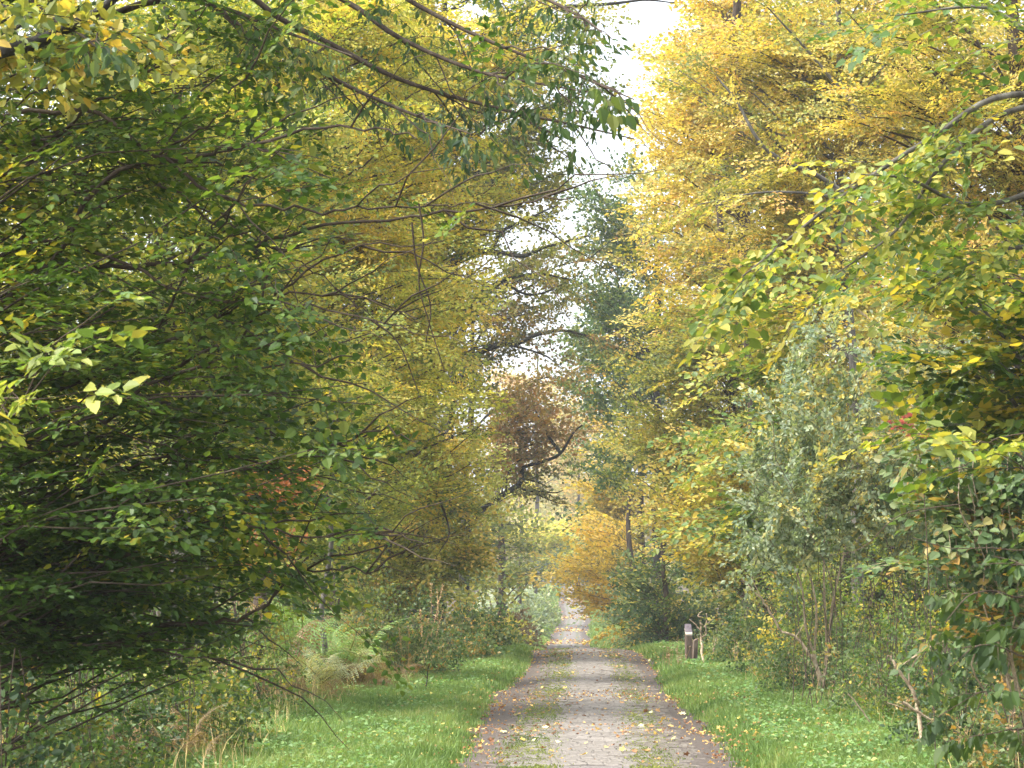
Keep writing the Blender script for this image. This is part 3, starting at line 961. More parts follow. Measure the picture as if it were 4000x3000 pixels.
b = gpt(-420, 15)
P = Plant('branching_tree', 'dark many-stemmed tree with brown arching branches filling the left foreground', 'tree', b, .062, .56, 'green', rich=True, mat=M_GLOSS, bark=M_BARK,
          seed=77, u=(.29, .2, .18), spacing=.95, twig_r=.0028, parts=290, keep=.8, wid=.7)
P.trunk(at(-500, -700, 15), .11)
P.mask = lambda px, py: np.clip((np.interp(py, [-400, -100, 0, 500, 1000, 1400, 1700, 2000, 2250, 2450, 2700, 2800], [2600, 1700, 1500, 1350, 1150, 1400, 1640, 1560, 1480, 1050, 950, 700]) - px) / 260, 0.03, 1) * np.interp(py, [0, 900, 1400, 2450, 2800], [.85, .85, 1, .9, .25])
LIMBS = [
    ([(-260, 1250), (-60, 760), (0, 660), (120, 560), (230, 385), (430, 335), (560, 300), (760, 272), (900, 300)], 15, 13, .034, 16),
    ([(-240, 900), (60, 500), (210, 400), (330, 345), (470, 250), (560, 120)], 15, 13.5, .022, 16),
    ([(-200, 300), (170, 240), (330, 335), (480, 425), (640, 455), (800, 452), (960, 440), (1080, 440)], 14, 13, .02, 10),
    ([(-300, 1150), (-40, 680), (150, 590), (420, 565), (620, 510), (880, 470), (1100, 440), (1240, 425)], 15, 13, .026, 12),
    ([(-300, 1000), (0, 560), (200, 545), (420, 640), (640, 660), (800, 690), (1010, 745)], 15, 12.5, .02, 12),
    ([(-300, 1100), (0, 968), (120, 930), (250, 880), (400, 800), (600, 790), (760, 770)], 15, 13, .03, 16),
    ([(-280, 1200), (0, 1000), (180, 950), (330, 820), (520, 720), (700, 560), (960, 520)], 15, 13, .026, 15),
    ([(-280, 1300), (0, 1180), (200, 1120), (420, 1040), (640, 990), (800, 930), (900, 955)], 15, 13, .024, 20),
    ([(-280, 1350), (0, 1120), (180, 1040), (400, 985), (620, 1010), (780, 1060)], 15, 13.4, .022, 18),
    ([(-280, 1400), (60, 1300), (260, 1200), (480, 1140), (700, 1160), (860, 1150)], 15, 13, .022, 20),
    ([(-280, 1500), (120, 1420), (380, 1350), (530, 1330), (640, 1245), (760, 1230), (870, 1235)], 15, 13.4, .022, 14),
    ([(-280, 1200), (-20, 850), (160, 760), (350, 740), (560, 650), (760, 640), (900, 690)], 15, 13, .022, 14),
    ([(-280, 800), (0, 420), (160, 260), (330, 150), (480, 20)], 15, 14, .026, 14),
    ([(-250, 1100), (40, 880), (300, 760), (420, 560), (520, 440), (700, 400)], 15, 13, .018, 12),
    ([(-250, 700), (0, 330), (200, 330), (420, 440), (560, 520), (700, 600), (840, 720)], 15, 13.5, .016, 10),
    ([(-300, 1500), (-20, 1420), (200, 1390), (420, 1420), (560, 1420)], 15, 14, .018, 16),
]
for pts, d0, d1, r0, ns in LIMBS:
    C = smooth_path(ovp(pts, d0, d1), 6)
    C[1:-1] += P.rng.normal(0, .012, (len(C) - 2, 3))
    P.wood.path(C, r0 * .8, r0 * .13, 6)
    P.sprays_along(C, int(ns * 1.1), .35, .8, jit=.05, size=(.6, 1.0))
    for k in range(6):       # side shoots
        i = int(P.rng.uniform(.3, .95) * (len(C) - 1))
        T = norm(C[min(i + 1, len(C) - 1)] - C[i - 1])
        e = C[i] + T * P.rng.uniform(.5, 1.1) + np.array([0, P.rng.normal(0, .4), P.rng.normal(.02, .35)])
        P.limb_to(e, 3, r0=.008, start=C[i], arch=.08, sides=4, t0=.45)
for (x, y, d, rx, ry, n, s) in ((420, 1950, 15, 520, 420, 38, 6), (900, 1950, 14, 480, 380, 32, 6), (350, 2380, 15.5, 450, 280, 22, 5), (820, 2450, 15, 330, 300, 30, 5), (450, 1250, 14.5, 560, 350, 34, 6), (300, 700, 15, 450, 350, 16, 5), (300, -700, 15, 1000, 600, 120, 7), (-700, 900, 15, 350, 1300, 60, 7),  # last two: crown masses outside the view, added to shade the tree below
                             (600, 500, 14.5, 650, 420, 36, 4), (1100, 800, 14, 450, 350, 5, 3), (1350, 1650, 13.4, 280, 220, 6, 4)):
    P.ell(x, y, d, rx, ry, 1.3, n, s, rise=(.1, .5), r0=.012)
P.build()

# thick dark bough, top left corner, of another tree
b = gpt(-900, 18)
P = Plant('oak_tree', 'dark thick bough crossing the top left corner with small mottled leaves', 'tree', b, .075, .6, 'olive', bark=M_OAKB, seed=31, rich=True, style='tuft', u=(.55, .2, .2), spacing=1.0)
P.trunk(at(-900, -900, 18), .2)
C = smooth_path([at(-900, 700, 18), at(-300, 300, 15), at(0, 200, 13), at(130, 170, 13), at(270, 105, 13), at(430, 10, 13), at(600, -200, 13)], 6)
P.wood.path(C, .06, .02, 8)
P.sprays_along(C, 12, .4)
P.ell(250, 120, 13, 400, 150, .6, 9, 5, start=C[8], r0=.01)
P.build()

# drooping cherry overhead
b = gpt(-1100, 17)
P = Plant('cherry_tree', 'overhanging branches with long drooping blue-green leaves at the top centre', 'tree', b, .07, .45, 'blue', style='droop', wid=.4, rich=True, mat=M_GLOSS, seed=12,
          u=(.5, .22, .18), spacing=.75, twig_r=.003, parts=200, tilt=.5)
P.trunk(at(-1100, -1200, 17), .14)
P.mask = lambda px, py: np.clip((np.interp(px, [0, 700, 1200, 1700, 2480], [250, 420, 560, 700, 640]) - py) / 200, 0.03, 1) * np.where(px > 2440, 0, np.where((px > 2330) & (py < 330), .25, 1))
for pts, d0, d1, ns in (
        ([(-500, 300), (300, -260), (700, -110), (900, 10), (1060, 90), (1240, 160), (1370, 215)], 17, 13.5, 20),
        ([(-500, 250), (300, -160), (700, -20), (860, 80), (1020, 150), (1160, 180), (1280, 200)], 17, 13.5, 17),
        ([(-500, 350), (300, -60), (640, 60), (860, 170), (1080, 235), (1240, 270), (1370, 300)], 17, 13.8, 19),
        ([(-500, 400), (300, 10), (560, 90), (760, 190), (900, 250), (1020, 290)], 17, 13.2, 15),
        ([(-500, 350), (200, -60), (460, 10), (620, 70), (760, 120)], 17, 13.0, 13),
        ([(-500, 300), (500, -260), (800, -140), (1000, -60), (1160, -10), (1260, 40), (1300, 70)], 17, 14, 16),
        ([(-500, 400), (-100, -40), (130, 50), (220, 110)], 17, 12.5, 8)):
    C = smooth_path(ovp(pts, d0, d1), 6)
    P.wood.path(C, .03, .004, 6)
    P.sprays_along(C, int(ns * .85), .4, .8, jit=.1, size=(.5, .9))
    for k in range(6):
        i = int(P.rng.uniform(.5, .95) * (len(C) - 1))
        T = norm(C[min(i + 1, len(C) - 1)] - C[i - 1])
        P.limb_to(C[i] + T * P.rng.uniform(.4, .9) + np.array([0, P.rng.normal(0, .3), P.rng.normal(-.1, .25)]), 3, r0=.007, start=C[i], arch=.05, sides=4)
# thin hanging shoots
for pts in ([(905, 440), (915, 520), (905, 610), (925, 690), (960, 800)], [(890, 480), (900, 570), (930, 660), (920, 740)], [(800, 690), (860, 740), (905, 850)]):
    C = smooth_path(ovp(pts, 13, 13), 5)
    P.wood.path(C, .006, .003, 4)
    P.sprays_along(C, 2, .6, .6, size=(.35, .5))
P.build()


# ------------------------------------------------------------------ near shoots whose single leaves can be picked apart
def shoot(name, label, base, stems, leaf, pal, u, nparts, seed, mat=None, sp=.45, wid=.7, style='flat', ns=4, r0=.006, bark=None, spacing=.95, spread=.9, cat='shrub', tilt=.4, droop=-.12):
    P = Plant(name, label, cat, base, leaf, sp, pal, rich=True, mat=mat or M_LEAF, bark=bark or M_TWIG, seed=seed, u=u, spacing=spacing, twig_r=.0025, parts=nparts, wid=wid, style=style, tilt=tilt, droop=droop)
    for pts in stems:
        C = smooth_path([P.base if p is None else at(*p) for p in pts], 6)
        P.wood.path(C, r0, r0 * .3, 5)
        P.sprays_along(C, ns, .5, spread)
    P.build('foliage', 'stem')
    return P


shoot('hazel_shrub', 'lime-green hazel shoots with round sunlit leaves at the left edge', gpt(-300, 10.5),
      [[None, (-80, 1750, 10.5), (60, 1620, 10.5), (190, 1370, 10.4), (330, 1260, 10.3), (430, 1180, 10.2)],
       [None, (-80, 1700, 10.5), (100, 1560, 10.5), (220, 1420, 10.4), (360, 1350, 10.3)],
       [None, (-100, 1650, 10.4), (0, 1560, 10.4), (150, 1560, 10.3), (330, 1530, 10.2)],
       [None, (-100, 1800, 10.4), (-20, 1640, 10.4), (80, 1480, 10.3)]],
        .078, 'lime', (.32, .15, .15), 60, 3, sp=.24, ns=3, spacing=.75)
shoot('bramble_shrub', 'dark green shoots with large nodding leaves at the lower right edge', gpt(4250, 10),
      [[None, (4150, 2500, 10), (3950, 2330, 10), (3800, 2320, 9.9), (3700, 2420, 9.8)],
       [None, (4150, 2700, 10), (3980, 2560, 10), (3830, 2520, 9.9), (3720, 2600, 9.8)],
       [None, (4150, 2800, 10), (4000, 2730, 9.9), (3850, 2700, 9.8), (3730, 2760, 9.8)],
       [None, (4150, 2900, 10), (3980, 2850, 10), (3900, 2860, 9.9), (3850, 2870, 9.9)],
       [None, (4200, 2400, 10), (4050, 2230, 10), (3920, 2200, 10)],
       [None, (4200, 2600, 10), (4050, 2480, 10), (3900, 2440, 10)]],
      .068, 'dark', (.2, .12, .1), 160, 4, mat=M_LEAF, sp=.2, ns=3, style='droop', wid=.62, spacing=.7)
shoot('hazel_shrub', 'sunlit lime leaves of a small shoot at the right edge', gpt(4200, 12),
      [[None, (4150, 2050, 12), (4000, 1800, 12), (3900, 1740, 11.9), (3820, 1720, 11.8)],
       [None, (4150, 2000, 12), (4020, 1850, 12), (3940, 1790, 11.9), (3860, 1760, 11.9)]],
      .085, 'lime', (.4, .15, .15), 26, 8, sp=.28, ns=3)
P = shoot('dogwood_shrub', 'pink-crimson leaf cluster on a thin shoot in front of the grey willow', gpt(3640, 21),
          [[None, (3620, 2100, 21), (3590, 1760, 21), (3560, 1670, 20.9)], [(3600, 1800, 21), (3560, 1700, 21), (3530, 1680, 21)]],
          .07, 'crimson', (.5, .2, .1), 12, 9, sp=.16, ns=2)

# ------------------------------------------------------------------ right foreground shrubs and boughs
b = gpt(3200, 37)
P = Plant('hazel_tree', 'hazel with layered lime-yellow leaves leaning out from the right', 'tree', b, .115, .85, 'lime', rich=True, seed=41, u=(.42, .25, .2), ugrad=.14, spacing=1.0, twig_r=.003, parts=240, light=(-.35, -.45, .2), wid=.78, bark=M_STICK)
for tpx, tpy in ((3250, 1100), (3080, 1300), (3400, 1250), (3000, 1600)):
    P.trunk(at(tpx, tpy, 36.6), .022, bend=.15, sides=5)
    for (x, y, rx, ry, n) in ((3080, 1200, 230, 90, 2), (2960, 1250, 180, 60, 2), (2960, 1480, 190, 130, 2), (2900, 1720, 220, 110, 2), (3100, 1500, 220, 250, 2), (2820, 2060, 160, 110, 2), (2950, 1900, 180, 160, 2)):
        P.ell(x, y, 36.5, rx, ry, .8, n, 4, rise=(.1, .4), r0=.007)
P.build()

b = gpt(3420, 33)
P = Plant('willow_shrub', 'tall grey-green willow shrub with bare upright stems right of the ride', 'shrub', b, .088, .66, 'grey', style='upright', seed=43, u=(.36, .28, .2), spacing=.9, twig_r=.003, wid=.66, bark=M_TWIG, light=(-.2, -.3, .1))
for k in range(17):
    tx, ty = P.rng.uniform(3000, 3750), P.rng.uniform(1150, 1850)
    if k < 7: tx, ty = P.rng.uniform(3050, 3500), P.rng.uniform(1500, 1850)
    bx = 3400 + (tx - 3400) * .6 + P.rng.normal(0, 60)
    d = 33 + P.rng.normal(0, .5); wv = P.rng.normal(0, 70, 2)
    C = smooth_path([gpt(bx, d) + (0, 0, -.1), at(bx + (tx - bx) * .25 + wv[0], 2350, d), at(bx + (tx - bx) * .6 + wv[1], ty + (2300 - ty) * .4, d), at(tx, ty, d)], 5)
    P.wood.path(C + np.concatenate([[[0, 0, 0]], P.rng.normal(0, .02, (len(C) - 1, 3))]), .007, .002, 4)
    P.sprays_along(C, 22, .42, .8)
P.droop = .1
for (x, y, rx, ry, n) in ((3250, 1900, 360, 290, 185), (3560, 1700, 330, 320, 120), (3330, 1380, 320, 220, 45), (3030, 2130, 200, 150, 40), (3780, 1950, 240, 280, 40)):
    s = 33 / F
    P.blob(at(x, y, 33), (rx * s, .8, ry * s), n)
P.build('foliage', 'stem')

b = gpt(4500, 16)
P = Plant('maple_tree', 'long bough of mottled green and yellow leaves rising from the right edge', 'tree', b, .075, .6, 'lime', rich=True, seed=47, u=(.28, .18, .2), spacing=.95, twig_r=.003, bark=M_BARKG, parts=120, wid=.75)
P.trunk(at(4600, -400, 16), .1)
for pts, n in (([(4500, 420, 16), (3950, 370, 15.5), (3650, 530, 15.5), (3300, 760, 15.3), (3050, 960, 15.2), (2900, 1080, 15.2)], 22),
               ([(4500, 500, 16), (4000, 420, 15.8), (3700, 620, 15.5), (3500, 900, 15.5), (3250, 1080, 15.4)], 20),
               ([(4500, 300, 16), (4100, 700, 15.5), (3800, 800, 15.5), (3550, 700, 15.4), (3350, 680, 15.3)], 16),
               ([(4500, 900, 16), (4100, 950, 15.5), (3850, 1000, 15.5), (3600, 1150, 15.4)], 16),
               ([(4500, 0, 16), (4100, 150, 15.5), (3850, 30, 15.5), (3500, 60, 15.4)], 14)):
    C = smooth_path([at(*p) for p in pts], 6)
    P.wood.path(C, .028, .005, 6)
    P.sprays_along(C, n, .3, .9, jit=.05)
P.build()

b = gpt(4300, 19)
P = Plant('maple_tree', 'thin-stemmed maple with orange and green leaves at the right edge', 'tree', b, .09, .6, 'green', rich=True, seed=49, u=(.55, .28, .25), spacing=.95, twig_r=.003, bark=M_BARKG, wid=.85)
P.trunk(at(4250, 600, 19), .05)
for pts in ([(4250, 1700, 19), (4000, 1420, 18.5), (3800, 1150, 18.4), (3690, 1010, 18.4)], [(4200, 1500, 19), (3980, 1330, 18.6), (3740, 1180, 18.4), (3600, 1100, 18.4)], [(4250, 2000, 19), (3950, 1560, 18.5), (3750, 1450, 18.4), (3640, 1400, 18.4)]):
    C = smooth_path([at(*p) for p in pts], 6)
    P.wood.path(C, .022, .005, 6); P.sprays_along(C, 14, .25)
for (x, y, rx, ry, n) in ((3800, 1250, 330, 350, 22), (3800, 1650, 330, 220, 14)):
    P.ell(x, y, 18.6, rx, ry, .8, n, 5, rise=(.1, .6), r0=.01)
P.build()

b = gpt(3980, 22.5)
P = Plant('hazel_shrub', 'broad-leaved green shrub at the right behind the dark nodding shoots', 'shrub', b, .1, .62, 'bramble', rich=True, seed=51, u=(.5, .2, .2), spacing=.9, twig_r=.003, bark=M_STICK, parts=120, wid=.75, light=(-.2, -.4, .2))
for k in range(10):
    P.trunk(at(P.rng.uniform(3550, 4050), P.rng.uniform(1600, 2000), 22.5 + P.rng.normal(0, .4)), .013, bend=.2, sides=5)
    P.limb_to(at(P.rng.uniform(3500, 4000), P.rng.uniform(1700, 2500), 22.3), 6, rise=(.1, .5), r0=.008)
s = 22.5 / F
for (x, y, rx, ry, n) in ((3840, 2050, 270, 260, 90), (3770, 1780, 280, 150, 40), (3960, 2420, 190, 200, 45)):
    P.blob(at(x, y, 22.5), (rx * s, .7, ry * s), n)
P.build('foliage', 'stem')

# ------------------------------------------------------------------ understorey: bramble mounds, bracken, nettles
def mound(label, px, d, w, h, pal, u, n, leaf=None, name='bramble_bush', cat='bush', spray=None, depth=None, seed=0, group=None, mat=None, style='tuft', dens=1.0, canes=6):
    b = gpt(px, d)
    P = Plant(name, label, cat, b, leaf or max(.055, .0016 * d), spray or max(.4, .012 * d), pal, style=style, rich=d < 30, seed=seed + int(px + d * 3), u=(u, .2, .16), spacing=1.0, twig_r=.003, bark=M_TWIG, wid=.75, group=group, mat=mat or M_GLOSS, tilt=.55, light=(0, -.35, .25))
    for k in range(canes):
        a = P.rng.uniform(0, 2 * math.pi)
        e = b + np.array([math.cos(a) * w * .8, math.sin(a) * (depth or w * .6) * .8, 0])
        e[2] = float(ground_z(e[0], e[1])) + h * P.rng.uniform(.1, .6)
        m = (b + e) / 2 + np.array([0, 0, h * .9])
        P.wood.path(smooth_path([b + P.rng.normal(0, .1, 3), m, e], 5), .006, .003, 4)
    P.blob(b + np.array([0, 0, h * .25]), (w, depth or w * .6, h * .8), int(n * dens), shell=.35)
    P.build('foliage', 'cane')


G1 = 'bramble mounds along the left bank'
for (px, d, w, h, pal, u, n, lab) in [
    (-20, 14, .6, 1.25, 'blue', .45, 110, 'blue-green large-leaved bramble in the bottom left corner'),
    (330, 20.5, .85, 1.6, 'green', .3, 130, 'dense green bush under the stems of the branching tree'),
    (680, 25.5, .9, 1.75, 'green', .35, 140, 'leafy green bush reaching up into the branching tree, beside the grass'),
    (60, 17, .8, 1.75, 'bramble', .5, 140, 'bushy bramble below the lime hazel shoots'),
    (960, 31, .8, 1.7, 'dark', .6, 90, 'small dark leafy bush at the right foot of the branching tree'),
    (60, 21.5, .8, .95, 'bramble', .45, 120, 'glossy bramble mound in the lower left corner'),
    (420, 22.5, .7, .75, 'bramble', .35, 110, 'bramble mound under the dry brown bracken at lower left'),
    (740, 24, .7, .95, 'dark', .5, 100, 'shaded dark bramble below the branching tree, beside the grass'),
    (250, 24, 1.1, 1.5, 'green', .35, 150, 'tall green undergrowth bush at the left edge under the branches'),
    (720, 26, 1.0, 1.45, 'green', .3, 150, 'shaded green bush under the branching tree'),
    (900, 30, .9, 1.5, 'green', .4, 110, 'green leafy bush just left of the pale green ferns'),
    (1230, 50, 2.0, 2.6, 'olive', .4, 200, 'olive scrub below the golden hornbeam behind the ferns'),
    (1400, 46, 1.2, 1.1, 'bramble', .5, 170, 'grey-green bramble bank behind the ferns on the left'),
    (1560, 46, 1.4, 1.1, 'bramble', .55, 190, 'pale bramble bank left of the track, below the olive hornbeam'),
    (1730, 55, 1.4, 1.0, 'bramble', .6, 170, 'bramble bank nearest the grass before the crest on the left'),
    (1860, 66, 1.3, 1.1, 'bramble', .5, 150, 'bramble bank where the left grass ends at the crest'),
    (1500, 56, 2.0, 1.8, 'bramble', .55, 200, 'high bramble thicket below the hornbeam skirts on the left'),
    (1840, 96, 1.8, 2.6, 'olive', .5, 190, 'yellowish thicket left of the far grass'),
    (1925, 118, 1.8, 2.4, 'olive', .62, 190, 'brownish scrub left of the far track'),
    (1975, 150, 2.0, 2.2, 'brown', .6, 150, 'brown bracken bank left of the far track'),
    (2030, 180, 2.0, 2.2, 'grey', .3, 150, 'grey-green scrub on the far left verge'),
    (2085, 225, 2.2, 2.6, 'grey', .45, 130, 'far grey scrub beside the bend'),
]:
    mound(lab, px, d, w, h, pal, u, n, group=G1)
G2 = 'bramble mounds along the right bank'
for (px, d, w, h, pal, u, n, lab) in [
    (3470, 31, 1.1, 1.35, 'bramble', .5, 130, 'bramble mound round the forked dead stick on the right'),
    (3780, 25, .9, 1.2, 'bramble', .45, 130, 'bramble mound at the right edge below the broad-leaved shrub'),
    (3980, 21.8, .7, .9, 'bramble', .55, 100, 'bramble mound in the lower right corner'),
    (3250, 37.5, 1.2, 1.35, 'bramble', .4, 150, 'bramble mound at the foot of the willow stems'),
    (3080, 46, 1.3, 1.4, 'bramble', .45, 160, 'bramble mound behind the fallen grey branch on the right'),
    (2960, 53, 1.1, 1.2, 'bramble', .5, 150, 'bramble mound just right of the antler-like dead sapling'),
    (3060, 56, 1.5, 2.0, 'bramble', .5, 170, 'high bramble thicket under the rusty beech'),
    (3330, 41, 1.7, 1.9, 'green', .5, 180, 'green thicket behind the bare willow stems'),
    (3160, 52, 2.4, 3.2, 'olive', .4, 260, 'tall olive thicket behind the hazel on the right'),
    (3420, 43, 2.2, 3.2, 'green', .5, 280, 'tall green thicket hiding the tree feet behind the willow'),
    (3820, 34, 1.9, 2.9, 'green', .45, 280, 'tall thicket behind the broad-leaved shrub at the right edge'),
    (3120, 42, .9, 1.1, 'bramble', .5, 140, 'nettle-green mound by the long curved dead branch'),
    (3930, 26.2, .8, .75, 'bramble', .5, 100, 'low bramble at the bank foot under the dark nodding shoots'),
    (3705, 30, .8, .7, 'bramble', .55, 100, 'low bramble behind the broken pale stick'),
    (3490, 35, .9, .8, 'bramble', .45, 110, 'low bramble at the foot of the long curved dead branch'),
    (3340, 40, .9, .75, 'bramble', .5, 110, 'low bramble along the grass edge below the willow stems'),
    (3200, 46, 1.0, .8, 'green', .5, 110, 'low leafy mound at the grass edge right of the dry tufts'),
    (3080, 52, 1.0, .8, 'bramble', .5, 100, 'low bramble between the posts and the dry tufts'),
    (3650, 30, 1.3, 1.6, 'green', .4, 170, 'green thicket under the broad-leaved shrub'),
    (2600, 84, 1.3, 1.0, 'blue', .4, 110, 'dark bramble beyond the posts on the right'),
    (2640, 112, 1.4, 1.4, 'olive', .6, 110, 'yellow-green bush on the right of the far grass'),
    (2560, 128, 1.2, 1.4, 'orange', .3, 110, 'yellow bush at the foot of the glowing orange beech'),
]:
    mound(lab, px, d, w, h, pal, u, n, group=G2)


# ---- bracken
def frond_mesh(length, rng, pal, u, live=True):
    V, C = [], []
    npair = 24
    for i in range(npair):
        t = (i + 1) / (npair + 1)
        x = t * length; z = .8 * length * t - 1.0 * length * t * t
        pl = length * .3 * rng.uniform(.8, 1.1) * (1 - t) ** .9 * (1.0 if i > 1 else .7)
        for s in (-1, 1):
            nseg = 7
            ang = rng.uniform(1.05, 1.3)
            dx, dy = math.cos(ang), math.sin(ang) * s
            curl = -.45 + rng.normal(0, .12) if live else -1.3 + rng.normal(0, .5)
            for k in range(nseg):
                a0 = k / nseg; a1 = (k + .8) / nseg
                wd = pl * .12 * (1 - a0 * .6)
                p0 = np.array([x + dx * pl * a0, dy * pl * a0, z + curl * pl * a0 * a0])
                p1 = np.array([x + dx * pl * a1, dy * pl * a1, z + curl * pl * a1 * a1])
                n_ = np.array([-dy * s, dx * s, 0]) * wd
                V += [p0, p0 + n_ * 1.0 + (p1 - p0) * .5, p1, p0 - n_ * 1.0 + (p1 - p0) * .5]
                C.append(u + rng.normal(0, .12))
    n = len(V) // 4
    I = np.arange(n * 4)
    # rachis as a thin ribbon pair
    V = np.array(V)
    tt = np.linspace(0, 1, 8)
    R = np.stack([tt * length, tt * 0, .8 * length * tt - 1.0 * length * tt * tt], -1)
    w = np.array([0, .006, 0])
    R2 = np.concatenate([R - w, R + w])
    q = np.array([[i, i + 1, i + 9, i + 8] for i in range(7)])
    V = np.concatenate([V, R2]); I = np.concatenate([I, (q + n * 4).reshape(-1)])
    cols = palette(pal, np.array(C), rng)
    cols = np.concatenate([cols, np.tile([[.16, .13, .05]], (7, 1))])
    return mesh_np('frond', V, I, 4, M_LEAF, cols)


PAL['weed'] = [(.05, .11, .03), (.07, .15, .035), (.11, .19, .06), (.16, .23, .09), (.3, .25, .06)]
rf = np.random.default_rng(9)
FERN = {'green': [frond_mesh(.95, rf, 'weed', .62) for _ in range(4)],
        'yellow': [frond_mesh(.85, rf, 'grey', .72) for _ in range(4)],
        'brown': [frond_mesh(.8, rf, 'brown', .7, False) for _ in range(6)],
        'tawny': [frond_mesh(.8, rf, 'brown', .95, False) for _ in range(4)]}


def fern(label, px, d, kind, n, h, group, seed):
    rng = np.random.default_rng(seed)
    b = gpt(px, d)
    r = root('bracken_fern', b, label, 'fern', group)
    for k in range(n):
        o = bpy.data.objects.new('frond', FERN[kind if rng.random() > .2 else 'brown'][int(rng.integers(4))])
        az = rng.uniform(0, 2 * math.pi)
        up = rng.uniform(.2, 1.15)
        s = h * rng.uniform(.5, 1.0)
        o.location = (rng.normal(0, .15), rng.normal(0, .15), rng.uniform(.0, .35) * h)
        o.rotation_euler = (rng.normal(0, .5), -up + .25, az)
        o.scale = (s, s, s)
        put(o, r)


FG = 'bracken on the left bank'
ferns = [(1180, 38.0, 'green', 23, 1.78, 'pale green bracken clump left of the ride, nearest the dark branches'),
         (1290, 39.0, 'green', 23, 1.71, 'pale green bracken clump in the middle of the fern patch'),
         (1100, 41.0, 'green', 23, 2.17, 'tall pale bracken behind the other green ferns'),
         (1240, 42.0, 'green', 23, 2.17, 'pale bracken at the back of the fern patch, below the thin sapling'),
         (1380, 41.0, 'yellow', 21, 1.47, 'yellowing bracken at the right end of the fern patch'),
         (1300, 36.0, 'yellow', 20, 1.32, 'yellow-green low bracken next to the grass'),
         (1420, 38.5, 'brown', 16, 1.08, 'brown collapsed bracken beside the grass edge'),
         (1470, 40.0, 'tawny', 15, 1.01, 'orange-brown bracken clump at the right end by the grass'),
         (1180, 35.0, 'brown', 16, 0.94, 'dry pinkish-brown bracken in front of the green ferns'),
         (1060, 33.5, 'brown', 15, 0.94, 'dead bracken at the foot of the dark branches'),
         (560, 22.5, 'brown', 12, 1.00, 'arching dry brown bracken in front of the dark undergrowth'),
         (420, 22.0, 'tawny', 9, 0.90, 'tawny dead bracken below the lime hazel shoots'),
         (700, 23.0, 'brown', 10, 0.90, 'dry bracken hanging at the right of the arching brown one'),
         (280, 21.0, 'brown', 9, 0.70, 'withered bracken low at the left'),
         (40, 20.5, 'tawny', 9, 0.90, 'tawny bracken at the left edge of the picture'),
         (1620, 43.0, 'brown', 9, 0.80, 'pale dry bracken left of the grass, beyond the orange-brown clump'),
         (1880, 75.0, 'tawny', 9, 1.20, 'tawny bracken at the crest on the left'),
         (330, 20.6, 'tawny', 8, 0.60, 'low rusty bracken near the bottom left'),
         (120, 21.5, 'yellow', 8, 0.90, 'yellowing bracken near the left edge'),
         (1340, 40, 'green', 22, 1.4, 'tallest pale bracken at the right of the fern patch'),
         (1150, 44, 'green', 22, 1.5, 'high pale bracken furthest back in the fern patch'),
         (1420, 43, 'yellow', 14, 1.4, 'yellowing bracken at the back by the bramble bank'),
         ]
for i, (px, d, k, n, h, lab) in enumerate(ferns):
    fern(lab, px, d, k, n, h, FG, i)

# ------------------------------------------------------------------ wooden marker posts
def wood_mat():
    return ramp_mat('post_wood', [(.3, (.065, .046, .034)), (.5, (.14, .1, .076)), (.72, (.22, .17, .135))], 6, stretch=(6, 6, .6), bump=.5)


M_POST = wood_mat()
M_CUT = ramp_mat('fresh_cut_wood', [(.3, (.45, .38, .28)), (.7, (.7, .62, .5))], 12)
M_CAP = ramp_mat('weathered_cap', [(.35, (.12, .1, .12)), (.6, (.2, .17, .18)), (.8, (.1, .3, .12))], 7)


def prism_obj(name, pts_bottom, pts_top, mat, parent, off):
    V = np.array(list(pts_bottom) + list(pts_top), float)
    n = len(pts_bottom)
    me = bpy.data.meshes.new(name)
    f = [tuple(range(n))[::-1], tuple(range(n, 2 * n))] + [(i, (i + 1) % n, n + (i + 1) % n, n + i) for i in range(n)]
    me.from_pydata([tuple(v) for v in V], [], f)
    me.materials.append(mat)
    o = put(bpy.data.objects.new(name, me), parent)
    return o


def post(label, px, py, d, w, h, slope, lean, yaw, capped):
    b = at(px, py, d); b[2] = float(ground_z(b[0], b[1]))
    r = root('marker_post', b, label, 'post', 'wooden posts on the right verge')
    r.rotation_euler = (0, lean, yaw)
    c = .012
    ring = [(-w + c, -w), (w - c, -w), (w, -w + c), (w, w - c), (w - c, w), (-w + c, w), (-w, w - c), (-w, -w + c)]

    def lvl(z0, zs, k=1.0):
        return [(x * k, y * k, z0 + zs[0] * x + zs[1] * y) for x, y in ring]
    prism_obj('shaft', lvl(-.3, (0, 0)), lvl(h, slope), M_POST, r, b)
    if capped:
        prism_obj('cut_edge', lvl(h + .002, slope, 1.03), lvl(h + .03, slope, 1.03), M_CUT, r, b)
        prism_obj('sloping_cap', lvl(h + .032, (slope[0], slope[1] * 1.6), 1.02), lvl(h + .06, (slope[0], slope[1] * 1.9), 1.02), M_CAP, r, b)
    # cracks in the timber
    for k in range(3):
        x = w * (-.5 + .45 * k)
        prism_obj('drying_crack', [(x - .004, -w - .003, .1), (x + .004, -w - .003, .1), (x + .004, -w + .004, .1), (x - .004, -w + .004, .1)],
                  [(x - .001, -w - .003, h * (.6 + .1 * k)), (x + .003, -w - .003, h * (.6 + .1 * k)), (x + .003, -w + .004, h * .6), (x - .001, -w + .004, h * .6)], M_OAKB, r, b)


post('upright wooden post with pale cut edge and sloping mossy cap on the right verge', 2690, 2555, 54, .078, .76, (.0, .9), 0.0, .12, True)
post('shorter wooden post with slanted top leaning against the capped one', 2712, 2555, 53.6, .055, .6, (.6, .1), .05, .2, False)


